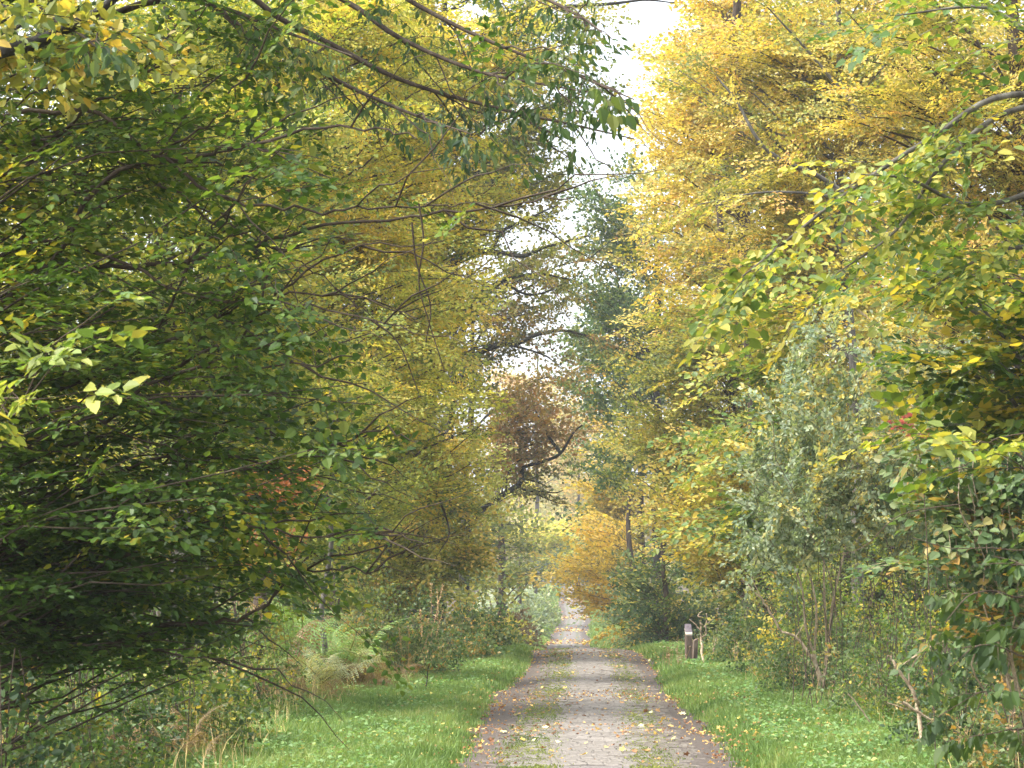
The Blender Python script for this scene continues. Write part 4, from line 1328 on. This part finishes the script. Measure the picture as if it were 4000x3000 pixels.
# ------------------------------------------------------------------ dead sticks
def stick(name, label, cat, paths, mat=None, base=None, group=None):
    base = np.asarray(base if base is not None else paths[0][0][0], float)
    r = root(name, base, label, cat, group)
    for i, (pts, r0, r1) in enumerate(paths):
        T = Tubes()
        C = smooth_path(pts, 4)
        C[1:-1] += RNG.normal(0, r0 * .35, (len(C) - 2, 3))
        T.path(C, r0, r1, 6)
        T.build('stem' if i == 0 else 'branch', mat or M_STICK, r, base)


def A(*pts): return [at(*p) for p in pts]


stick('dead_branch', 'long grey dead branch curving up from the brambles on the right', 'branch',
      [(A((3215, 2660, 34), (3185, 2590, 34), (3150, 2535, 34), (3110, 2485, 34), (3060, 2470, 34), (3030, 2430, 34), (2985, 2350, 34), (2945, 2310, 34), (2895, 2255, 34)), .03, .008),
       (A((3040, 2430, 34), (3085, 2380, 34)), .009, .003), (A((3110, 2485, 34), (3140, 2440, 34), (3150, 2410, 34)), .01, .003), (A((2985, 2350, 34), (2950, 2290, 34), (2930, 2240, 34)), .01, .003)])
stick('dead_branch', 'pale forked dead stick standing in the brambles at the lower right', 'branch',
      [([gpt(3600, 24.5) + (0, 0, -.05)] + A((3590, 2790, 24.5), (3578, 2735, 24.5), (3555, 2680, 24.5), (3500, 2610, 24.5), (3478, 2565, 24.5), (3470, 2560, 24.5)), .028, .01),
       (A((3555, 2680, 24.5), (3555, 2620, 24.5), (3590, 2560, 24.5), (3595, 2520, 24.5)), .013, .005),
       (A((3505, 2615, 24.5), (3600, 2545, 24.5), (3700, 2500, 24.5), (3860, 2475, 24), (4010, 2500, 24)), .012, .008)])
stick('dead_branch', 'broken pale stick lying below the forked one', 'branch', [(A((3525, 2745, 24), (3580, 2780, 24), (3640, 2815, 24)), .022, .012), (A((3465, 2745, 24), (3560, 2775, 24)), .008, .005)])
stick('dead_branch', 'straight thin stick leaning in the grass edge on the right', 'branch', [(A((3400, 2825, 29), (3360, 2765, 29), (3310, 2710, 29)), .012, .008)])
stick('dead_sapling', 'antler-shaped dead sapling with cut branches beside the posts', 'sapling',
      [([gpt(2742, 53) + (0, 0, -.05)] + A((2740, 2500, 53), (2738, 2470, 53), (2738, 2440, 53), (2735, 2410, 53), (2728, 2405, 53), (2743, 2388, 53)), .035, .012),
       (A((2740, 2490, 53), (2757, 2480, 53), (2758, 2450, 53), (2762, 2420, 53), (2760, 2395, 53)), .022, .012),
       (A((2738, 2465, 53), (2715, 2435, 53), (2692, 2418, 53)), .02, .008),
       (A((2750, 2450, 53), (2775, 2425, 53), (2795, 2408, 53)), .016, .008),
       (A((2735, 2410, 53), (2748, 2412, 53)), .012, .008)])
stick('dead_stalk', 'short bare stalk right of the antler-shaped sapling', 'stem', [(A((2788, 2545, 52), (2792, 2515, 52), (2800, 2490, 52)), .02, .01)])
stick('dark_stalk', 'taller thin dark stalk standing in the left grass', 'stalk', [([gpt(1663, 39) + (0, 0, -.05)] + A((1668, 2660, 39), (1672, 2625, 39), (1677, 2592, 39)), .013, .006), (A((1668, 2650, 39), (1655, 2630, 39), (1645, 2615, 39)), .005, .002)], M_OAKB)
stick('dark_stalk', 'shorter slanting dark stalk in the left grass', 'stalk', [([gpt(1731, 41) + (0, 0, -.05)] + A((1740, 2705, 41), (1748, 2680, 41)), .012, .006)], M_OAKB)
stick('dark_stalk', 'stub of a dark stalk furthest left in the grass', 'stalk', [([gpt(1622, 38.5) + (0, 0, -.05)] + A((1621, 2700, 38.5), (1623, 2680, 38.5)), .01, .006)], M_OAKB)
stick('long_cane', 'long thin brown cane slanting over the brambles at bottom left', 'cane', [(A((230, 3010, 21), (420, 2900, 21), (620, 2790, 21), (760, 2720, 21)), .006, .004)], M_BARK)
stick('long_cane', 'pale yellow cane arching across the bottom left', 'cane', [(A((300, 3000, 20.8), (420, 2930, 20.8), (560, 2900, 20.8), (720, 2885, 20.8)), .005, .003)], M_STICK)
stick('bare_cane', 'reddish bare cane rising through the dry bracken at left', 'cane', [(A((430, 2830, 22), (380, 2730, 22), (330, 2630, 22)), .008, .005)], M_TWIG)
for i, (px0, py0, px1, py1, d, lab) in enumerate([
        (3560, 2100, 4000, 2150, 17.5, 'bent pale twig crossing the shrub at the right edge'),
        (3240, 2170, 3600, 1990, 20, 'pale arching twig across the willow stems'),
        (3680, 1830, 3950, 1700, 17, 'thin pale twig below the maple bough'),
        (3500, 1030, 3980, 1090, 17, 'long pale twig high at the right edge')]):
    stick('pale_twig', lab, 'twig', [(A((px0, py0, d), (px0 + (px1 - px0) * .35, py0 + (py1 - py0) * .3 + 25, d), (px0 + (px1 - px0) * .7, py0 + (py1 - py0) * .8, d), (px1, py1, d), (px1 + 150, py1 - 20, d - .1)), .003, .006)], M_TWIG)


# ------------------------------------------------------------------ dry grass and seed heads
def stalk_mesh(name, n, h, spread, rng, plume, pal, u):
    T_V, I, C = [], [], []
    for k in range(n):
        a = rng.uniform(0, 2 * math.pi); lean = abs(rng.normal(0, .22))
        b = np.array([rng.normal(0, spread), rng.normal(0, spread), -.03])
        hh = h * rng.uniform(.6, 1.1)
        tip = b + np.array([math.cos(a) * lean * hh, math.sin(a) * lean * hh, hh])
        w = .006
        i = len(T_V)
        T_V += [b - (w, 0, 0), b + (w, 0, 0), tip + (w * .4, 0, 0), tip - (w * .4, 0, 0)]
        I += [i, i + 1, i + 2, i + 3]; C.append(u)
        for j in range(plume):
            p = b + (tip - b) * rng.uniform(.6, 1.05)
            dd = rng.normal(0, 1, 3) * np.array([1, 1, .6]); dd = dd / np.linalg.norm(dd) * rng.uniform(.02, .05)
            q = np.cross(dd, rng.normal(0, 1, 3)); q = q / np.linalg.norm(q) * .012
            i = len(T_V)
            T_V += [p, p + dd * .5 + q, p + dd, p + dd * .5 - q]
            I += [i, i + 1, i + 2, i + 3]; C.append(u + rng.normal(0, .2))
    return mesh_np(name, np.array(T_V), np.array(I), 4, M_LITTER, palette(pal, np.array(C), rng) * (1.1 if pal == 'brown' else .6))


rs = np.random.default_rng(21)
DRY = [stalk_mesh('dry_grass_tuft', 9, .6, .06, rs, 5, 'brown', .85) for _ in range(4)]
for i, (px, d) in enumerate([(3080, 41), (3110, 40), (3145, 40.5), (3185, 39), (3060, 42), (2600, 52), (2625, 51.5), (2655, 51), (3540, 28.5), (3740, 24), (3850, 22.8), (3950, 21.5), (3640, 26), (2930, 49), (2870, 51), (3000, 46), (3900, 22.2)]):
    b = gpt(px, d)
    o = bpy.data.objects.new('dry_grass_tuft', DRY[i % 4])
    o.location = b; o.rotation_euler = (0, 0, i * 1.3); s = rs.uniform(.8, 1.25); o.scale = (s, s, s)
    put(o)
    tag(o, 'straw-coloured dry grass tuft ' + ('in front of the wooden posts' if 2500 < px < 2700 else 'between the leaning straight stick and the verge' if 3020 < px < 3200 and d < 43 else 'below the forked dead stick' if 3200 < px < 3700 else 'under the dark nodding shoots' if d < 25 else 'at the foot of the brambles short of the posts'), 'dry grass', 'dry grass tufts on the right verge')
SEED = [stalk_mesh('seed_head', 3, 1.5, .1, rs, 60, 'pale', .9) for _ in range(3)]
for i, (px, d, s, lab) in enumerate([(1660, 47, 1.15, 'tall fluffy pinkish seed heads before the hornbeam skirts on the left'), (1700, 50, .95, 'shorter fluffy seed heads right of the tall ones'), (1610, 44, .8, 'low faded seed heads above the pale bramble bank')]):
    o = bpy.data.objects.new('dry_flower', SEED[i]); o.location = gpt(px, d) + (0, 0, .15); o.scale = (s, s, s)
    put(o); tag(o, lab, 'dry flower', 'dry seed heads on the left bank')


# ------------------------------------------------------------------ grass, weeds, leaf litter
def blades(name, s0, s1, y0, y1, n, h, w, rng, pal, u, kind_density=1.6, mat=None, lean=.45, even=False):
    """Grass blades between the offsets s0(y), s1(y) of the track."""
    q = rng.random(n)
    Y = 1.0 / (1 / y0 + q ** 1.0 * (1 / y1 - 1 / y0)) if kind_density > 1 else y0 + q * (y1 - y0)
    t = rng.random(n)
    S = s0(Y) * (1 - t) + s1(Y) * t + rng.normal(0, .05, n) + .1 * np.sin(Y * 5.1 + 9 * np.sin(Y * .7)) * (np.minimum(t, 1 - t) < .12)
    X = road_x(Y) + S
    Z = ground_z(X, Y)
    clump = .6 + .35 * np.sin(X * 3.1 + Y * 1.3) * np.sin(Y * 2.3 - X) + .3 * np.sin(X * 1.2 - Y * .45 + 1) * np.sin(Y * .37 + X * .8) + rng.normal(0, .24, n)
    if even:
        clump = rng.normal(.5, .25, n)
        S = S + rng.normal(0, .09, n); X = road_x(Y) + S; Z = ground_z(X, Y)
    edge_t = np.minimum(1, np.minimum(t, 1 - t) * 8 + .35)
    H = h * np.clip(.75 + .45 * clump, .3, 1.6) * edge_t * rng.uniform(.7, 1.25, n) * (1 + .006 * Y)
    Wd = w * rng.uniform(.7, 1.3, n) * np.maximum(1, Y / 26)
    a = rng.uniform(0, 2 * math.pi, n); ln = np.abs(rng.normal(0, lean, n))
    b = np.stack([X, Y, Z], -1)
    tip = b + np.stack([np.cos(a) * ln * H, np.sin(a) * ln * H, H], -1)
    yaw = rng.uniform(-.8, .8, n)
    sd = np.stack([np.cos(yaw), np.sin(yaw), np.zeros(n)], -1) * Wd[:, None] * .5
    mid = b * .5 + tip * .5 + np.stack([-np.cos(a) * ln * H * .12, -np.sin(a) * ln * H * .12, H * .08], -1)
    V = np.stack([b - sd - (0, 0, .02), b + sd - (0, 0, .02), mid + sd * .8, tip, mid - sd * .8], 1)
    fi = (np.arange(n)[:, None] * 5 + np.array([0, 1, 2, 4])[None]).reshape(-1)
    uu = u + .18 * (clump - .6) + rng.normal(0, .13, n) + .16 * np.sin(X * 1.7 + Y * .5) * np.sin(Y * .83 - X * .6) + .1 * np.sin(X * 5.3 - Y * 2.1)
    c = palette(pal, uu, rng)
    me = bpy.data.meshes.new(name)
    # quad + tip triangle
    I4 = np.arange(n)[:, None] * 5 + np.array([0, 1, 2, 4])[None]
    I3 = np.arange(n)[:, None] * 5 + np.array([4, 2, 3])[None]
    loops = np.concatenate([I4.reshape(-1), I3.reshape(-1)])
    starts = np.concatenate([np.arange(n) * 4, n * 4 + np.arange(n) * 3])
    me.vertices.add(n * 5); me.vertices.foreach_set('co', V.astype(np.float32).ravel())
    me.loops.add(len(loops)); me.loops.foreach_set('vertex_index', loops.astype(np.int32))
    me.polygons.add(2 * n); me.polygons.foreach_set('loop_start', starts.astype(np.int32))
    at_ = me.attributes.new('tint', 'FLOAT_COLOR', 'FACE')
    cc = np.ones((2 * n, 4), np.float32); cc[:n, :3] = c; cc[n:, :3] = c
    at_.data.foreach_set('color', cc.ravel())
    me.materials.append(mat or M_GRASS)
    me.update(calc_edges=True)
    return tag(put(bpy.data.objects.new(name, me)), kind='stuff')


PAL['grass'] = [(.05, .09, .024), (.085, .145, .036), (.125, .19, .05), (.18, .22, .07), (.3, .26, .12)]
rg = np.random.default_rng(33)
blades('grass', lambda y: -(HALF + lw(y) + .5), lambda y: -edge(y, 0) + .06, 22, 72, 110000, .11, .011, rg, 'grass', .38)
blades('grass', lambda y: edge(y, 2) - .06, lambda y: HALF + rw(y) + .6, 22, 72, 95000, .11, .011, rg, 'grass', .38)
blades('grass', lambda y: -(HALF + lw(y) + .6), lambda y: -edge(y, 0) + .03, 120, 330, 16000, .12, .014, rg, 'grass', .5)
blades('grass', lambda y: edge(y, 2) - .03, lambda y: HALF + rw(y) + .6, 120, 330, 16000, .12, .014, rg, 'grass', .5)
blades('moss_line', lambda y: -.86 + .07 * np.sin(y * .17), lambda y: -.4 + .07 * np.sin(y * .17), 23.5, 69, 12500, .024, .012, rg, 'olive', .3, lean=1.1, even=True)
blades('moss_line', lambda y: .5 + .06 * np.sin(y * .15 + 1), lambda y: .88 + .06 * np.sin(y * .15 + 1), 23.5, 69, 9500, .022, .012, rg, 'olive', .3, lean=1.1, even=True)


def weeds(name, s0, s1, y0, y1, n, size, hmax, rng, pal, u, mat=None):
    Y = 1.0 / (1 / y0 + rng.random(n) * (1 / y1 - 1 / y0)); t = rng.random(n)
    cl = np.sin(Y * 1.9 + 3 * t) * np.sin(Y * .8 - 5 * t)
    k = cl > rng.uniform(-.9, .6, n)
    Y, t = Y[k], t[k]; n = len(Y)
    S = s0(Y) * (1 - t) + s1(Y) * t
    X = road_x(Y) + S
    Z = ground_z(X, Y) + rng.uniform(.05, 1, n) ** 1.5 * hmax
    L = leaf_local(n, rng, size, .75, False) * np.maximum(1, Y / 34)[:, None, None]
    a = rng.uniform(0, 2 * math.pi, n)
    R = frames(np.stack([np.cos(a), np.sin(a), rng.normal(.05, .3, n)], -1), np.array([0, -.35, 1.0]) + rng.normal(0, .35, (n, 3)))
    V = np.einsum('nij,nvj->nvi', R, L) + np.stack([X, Y, Z], -1)[:, None]
    c = palette(pal, u + rng.normal(0, .18, n), rng)
    me = mesh_np(name, V.reshape(-1, 3), (np.arange(n)[:, None] * 4 + LEAF_TRI[None]).reshape(-1), 3, mat or M_LEAF, np.repeat(c, 2, 0))
    return tag(put(bpy.data.objects.new(name, me)), kind='stuff')


weeds('low_weeds', lambda y: -(HALF + lw(y) + .6), lambda y: -(HALF + .3), 22, 70, 24000, .055, .19, rg, 'weed', .5)
weeds('low_weeds', lambda y: HALF + .4, lambda y: HALF + rw(y) + .6, 22, 70, 26000, .055, .21, rg, 'weed', .5)
weeds('nettles', lambda y: HALF + rw(y) + .1, lambda y: HALF + rw(y) + 1.6, 21, 66, 30000, .06, .62, rg, 'bramble', .5)
weeds('undergrowth', lambda y: HALF + rw(y) + 1.2, lambda y: HALF + rw(y) + 6 + y * .08, 18, 90, 52000, .07, .85, rg, 'bramble', .45)
weeds('undergrowth', lambda y: -(HALF + lw(y) + .2), lambda y: -(HALF + lw(y) + 5 + y * .08), 18, 90, 36000, .07, .6, rg, 'bramble', .42)
weeds('undergrowth', lambda y: -(HALF + lw(y) + .3), lambda y: -(HALF + lw(y) + 6), 130, 340, 9000, .07, 1.2, rg, 'grey', .4)
weeds('undergrowth', lambda y: HALF + rw(y) + .3, lambda y: HALF + rw(y) + 6, 130, 340, 7000, .07, 1.0, rg, 'olive', .5)

blades('dry_grass', lambda y: HALF + rw(y) * .75, lambda y: HALF + rw(y) + 2.2, 21, 66, 1100, .38, .006, rg, 'pale', .45, lean=.45, mat=M_LITTER)
blades('dry_grass', lambda y: -(HALF + lw(y) * .8), lambda y: -(HALF + lw(y) + 2.2), 21, 66, 1500, .36, .007, rg, 'pale', .55, lean=.35, mat=M_LITTER)
blades('tall_grass', lambda y: -(HALF + lw(y) + .5), lambda y: -(HALF + lw(y) * .5), 22, 68, 12000, .17, .009, rg, 'grass', .4, lean=.8)
blades('tall_grass', lambda y: HALF + rw(y) * .5, lambda y: HALF + rw(y) + .6, 22, 68, 12000, .17, .009, rg, 'grass', .4, lean=.8)
# fallen leaves: the near ones one by one, the drifts as litter
PAL['fallen'] = [(.13, .06, .03), (.26, .13, .06), (.42, .27, .09), (.56, .38, .09), (.6, .45, .24)]


def fallen_mesh(rng, u):
    """A curled five-pointed leaf."""
    k = 10
    th = np.linspace(0, 2 * math.pi, k, endpoint=False)
    r = np.where(np.arange(k) % 2 == 0, 1.0, .55) * rng.uniform(.85, 1.1, k)
    z = rng.uniform(0, .5, k) * r
    V = np.concatenate([[[0, 0, .02]], np.stack([r * np.cos(th), r * np.sin(th), z], -1)]) * .042
    I = np.array([[0, 1 + i, 1 + (i + 1) % k] for i in range(k)]).reshape(-1)
    return mesh_np('fallen_leaf', V, I, 3, M_LITTER, np.repeat(palette('fallen', np.array([u]), rng), k, 0))


rl = np.random.default_rng(55)
FM = [(u, fallen_mesh(rl, u)) for u in np.linspace(.05, 1, 12)]
n_done = 0
LBL = {0: 'dark brown withered leaf lying on the track', 1: 'tan curled leaf lying on the track', 2: 'yellow curled leaf lying on the track'}


def drift(y):
    return np.exp(-((y - 38.5) / 1.6) ** 2) + .5 * np.exp(-((y - 30) / .8) ** 2) + .8 * np.exp(-((y - 62) / 4) ** 2)


while n_done < 230:
    yy = 1 / (1 / 24.3 + rl.random() * (1 / 62 - 1 / 24.3))
    if rl.random() > .25 + .9 * drift(yy): continue
    s = rl.uniform(-1.6, 1.6)
    if rl.random() > .35 + .65 * (abs(s) / 1.6): continue
    x = float(road_x(yy)) + s
    u, me = FM[int(rl.integers(12))]
    o = bpy.data.objects.new('fallen_leaf', me)
    o.location = (x, yy, float(ground_z(x, yy)) + .03)
    o.rotation_euler = (rl.normal(0, .35), rl.normal(0, .35), rl.uniform(0, 6.3))
    sc = rl.uniform(.6, 1.35); o.scale = (sc, sc, sc)
    put(o)
    k = 0 if u < .35 else (1 if u < .62 else 2)
    zone = 'in the leaf drift across the track' if 36 < yy < 41 else 'in the leaves gathered at the crest' if yy > 56 else 'along the left edge of the track' if s < -.95 else 'along the right edge of the track' if s > .95 else 'on the worn middle of the track'
    tag(o, LBL[k].replace('lying on the track', 'lying ' + zone), 'fallen leaf', ('brown', 'tan', 'yellow')[k] + ' leaves ' + zone)
    n_done += 1


def litter(name, n, y0, y1, smin, smax, rng, fn, u, size=.05, z=.02):
    Y = 1 / (1 / y0 + rng.random(n) * (1 / y1 - 1 / y0))
    S = rng.uniform(smin, smax, n)
    k = rng.random(n) < fn(Y, S)
    Y, S = Y[k], S[k]; n = len(Y)
    X = road_x(Y) + S
    L = leaf_local(n, rng, size, .8, False) * np.maximum(1, Y / 40)[:, None, None]
    L[:, 1, 2] += size * .3; L[:, 3, 2] += size * .3 * rng.random(n)
    a = rng.uniform(0, 6.3, n)
    R = frames(np.stack([np.cos(a), np.sin(a), rng.normal(.1, .25, n)], -1), np.array([0, 0, 1.0]) + rng.normal(0, .35, (n, 3)))
    V = np.einsum('nij,nvj->nvi', R, L) + np.stack([X, Y, ground_z(X, Y) + z + rng.uniform(0, .02, n)], -1)[:, None]
    me = mesh_np(name, V.reshape(-1, 3), (np.arange(n)[:, None] * 4 + LEAF_TRI[None]).reshape(-1), 3, M_LITTER, np.repeat(palette('fallen', rng.normal(u, .25, n), rng), 2, 0))
    return tag(put(bpy.data.objects.new(name, me)), kind='stuff')


litter('leaf_litter', 5200, 24, 69, -1.7, 1.7, rl, lambda y, s: np.clip(.06 + .9 * drift(y) + .45 * (np.abs(s) > 1.3) + .2 * (s < -.9), 0, 1), .26, size=.04)
litter('leaf_litter', 3600, 24, 66, HALF, HALF + 2.4, rl, lambda y, s: .2 + .5 * drift(y), .45, z=.09)
litter('leaf_litter', 3200, 24, 66, -HALF - 2.6, -HALF, rl, lambda y, s: .2 + .4 * drift(y), .45, z=.09)
litter('leaf_litter', 3500, 120, 340, -1.7, 1.7, rl, lambda y, s: np.clip(.05 + .5 * (np.sin(y * .16) > .5), 0, 1), .35, z=.01)
litter('leaf_litter', 9000, 20, 60, -9, -HALF - 2.2, rl, lambda y, s: .8 + 0 * y, .35, z=.03)

# ------------------------------------------------------------------ haze
def haze():
    x0, x1, y0, y1, z0, z1 = -430, 450, -60, 930, -6, 62
    V = [(x, y, z) for z in (z0, z1) for y in (y0, y1) for x in (x0, x1)]
    me = bpy.data.meshes.new('haze')
    me.from_pydata(V, [], [(0, 2, 3, 1), (4, 5, 7, 6), (0, 1, 5, 4), (2, 6, 7, 3), (0, 4, 6, 2), (1, 3, 7, 5)])
    m, n = new_mat('haze_air')
    v = N(n, 'ShaderNodeVolumePrincipled')
    v.inputs['Color'].default_value = (.86, .92, 1.0, 1)
    v.inputs['Density'].default_value = .0004
    o_ = N(n, 'ShaderNodeOutputMaterial')
    n.links.new(v.outputs[0], o_.inputs['Volume'])
    me.materials.append(m)
    tag(put(bpy.data.objects.new('haze', me)), kind='stuff')


if HAZE:
    haze()
print('LEAVES', N_LEAVES[0])
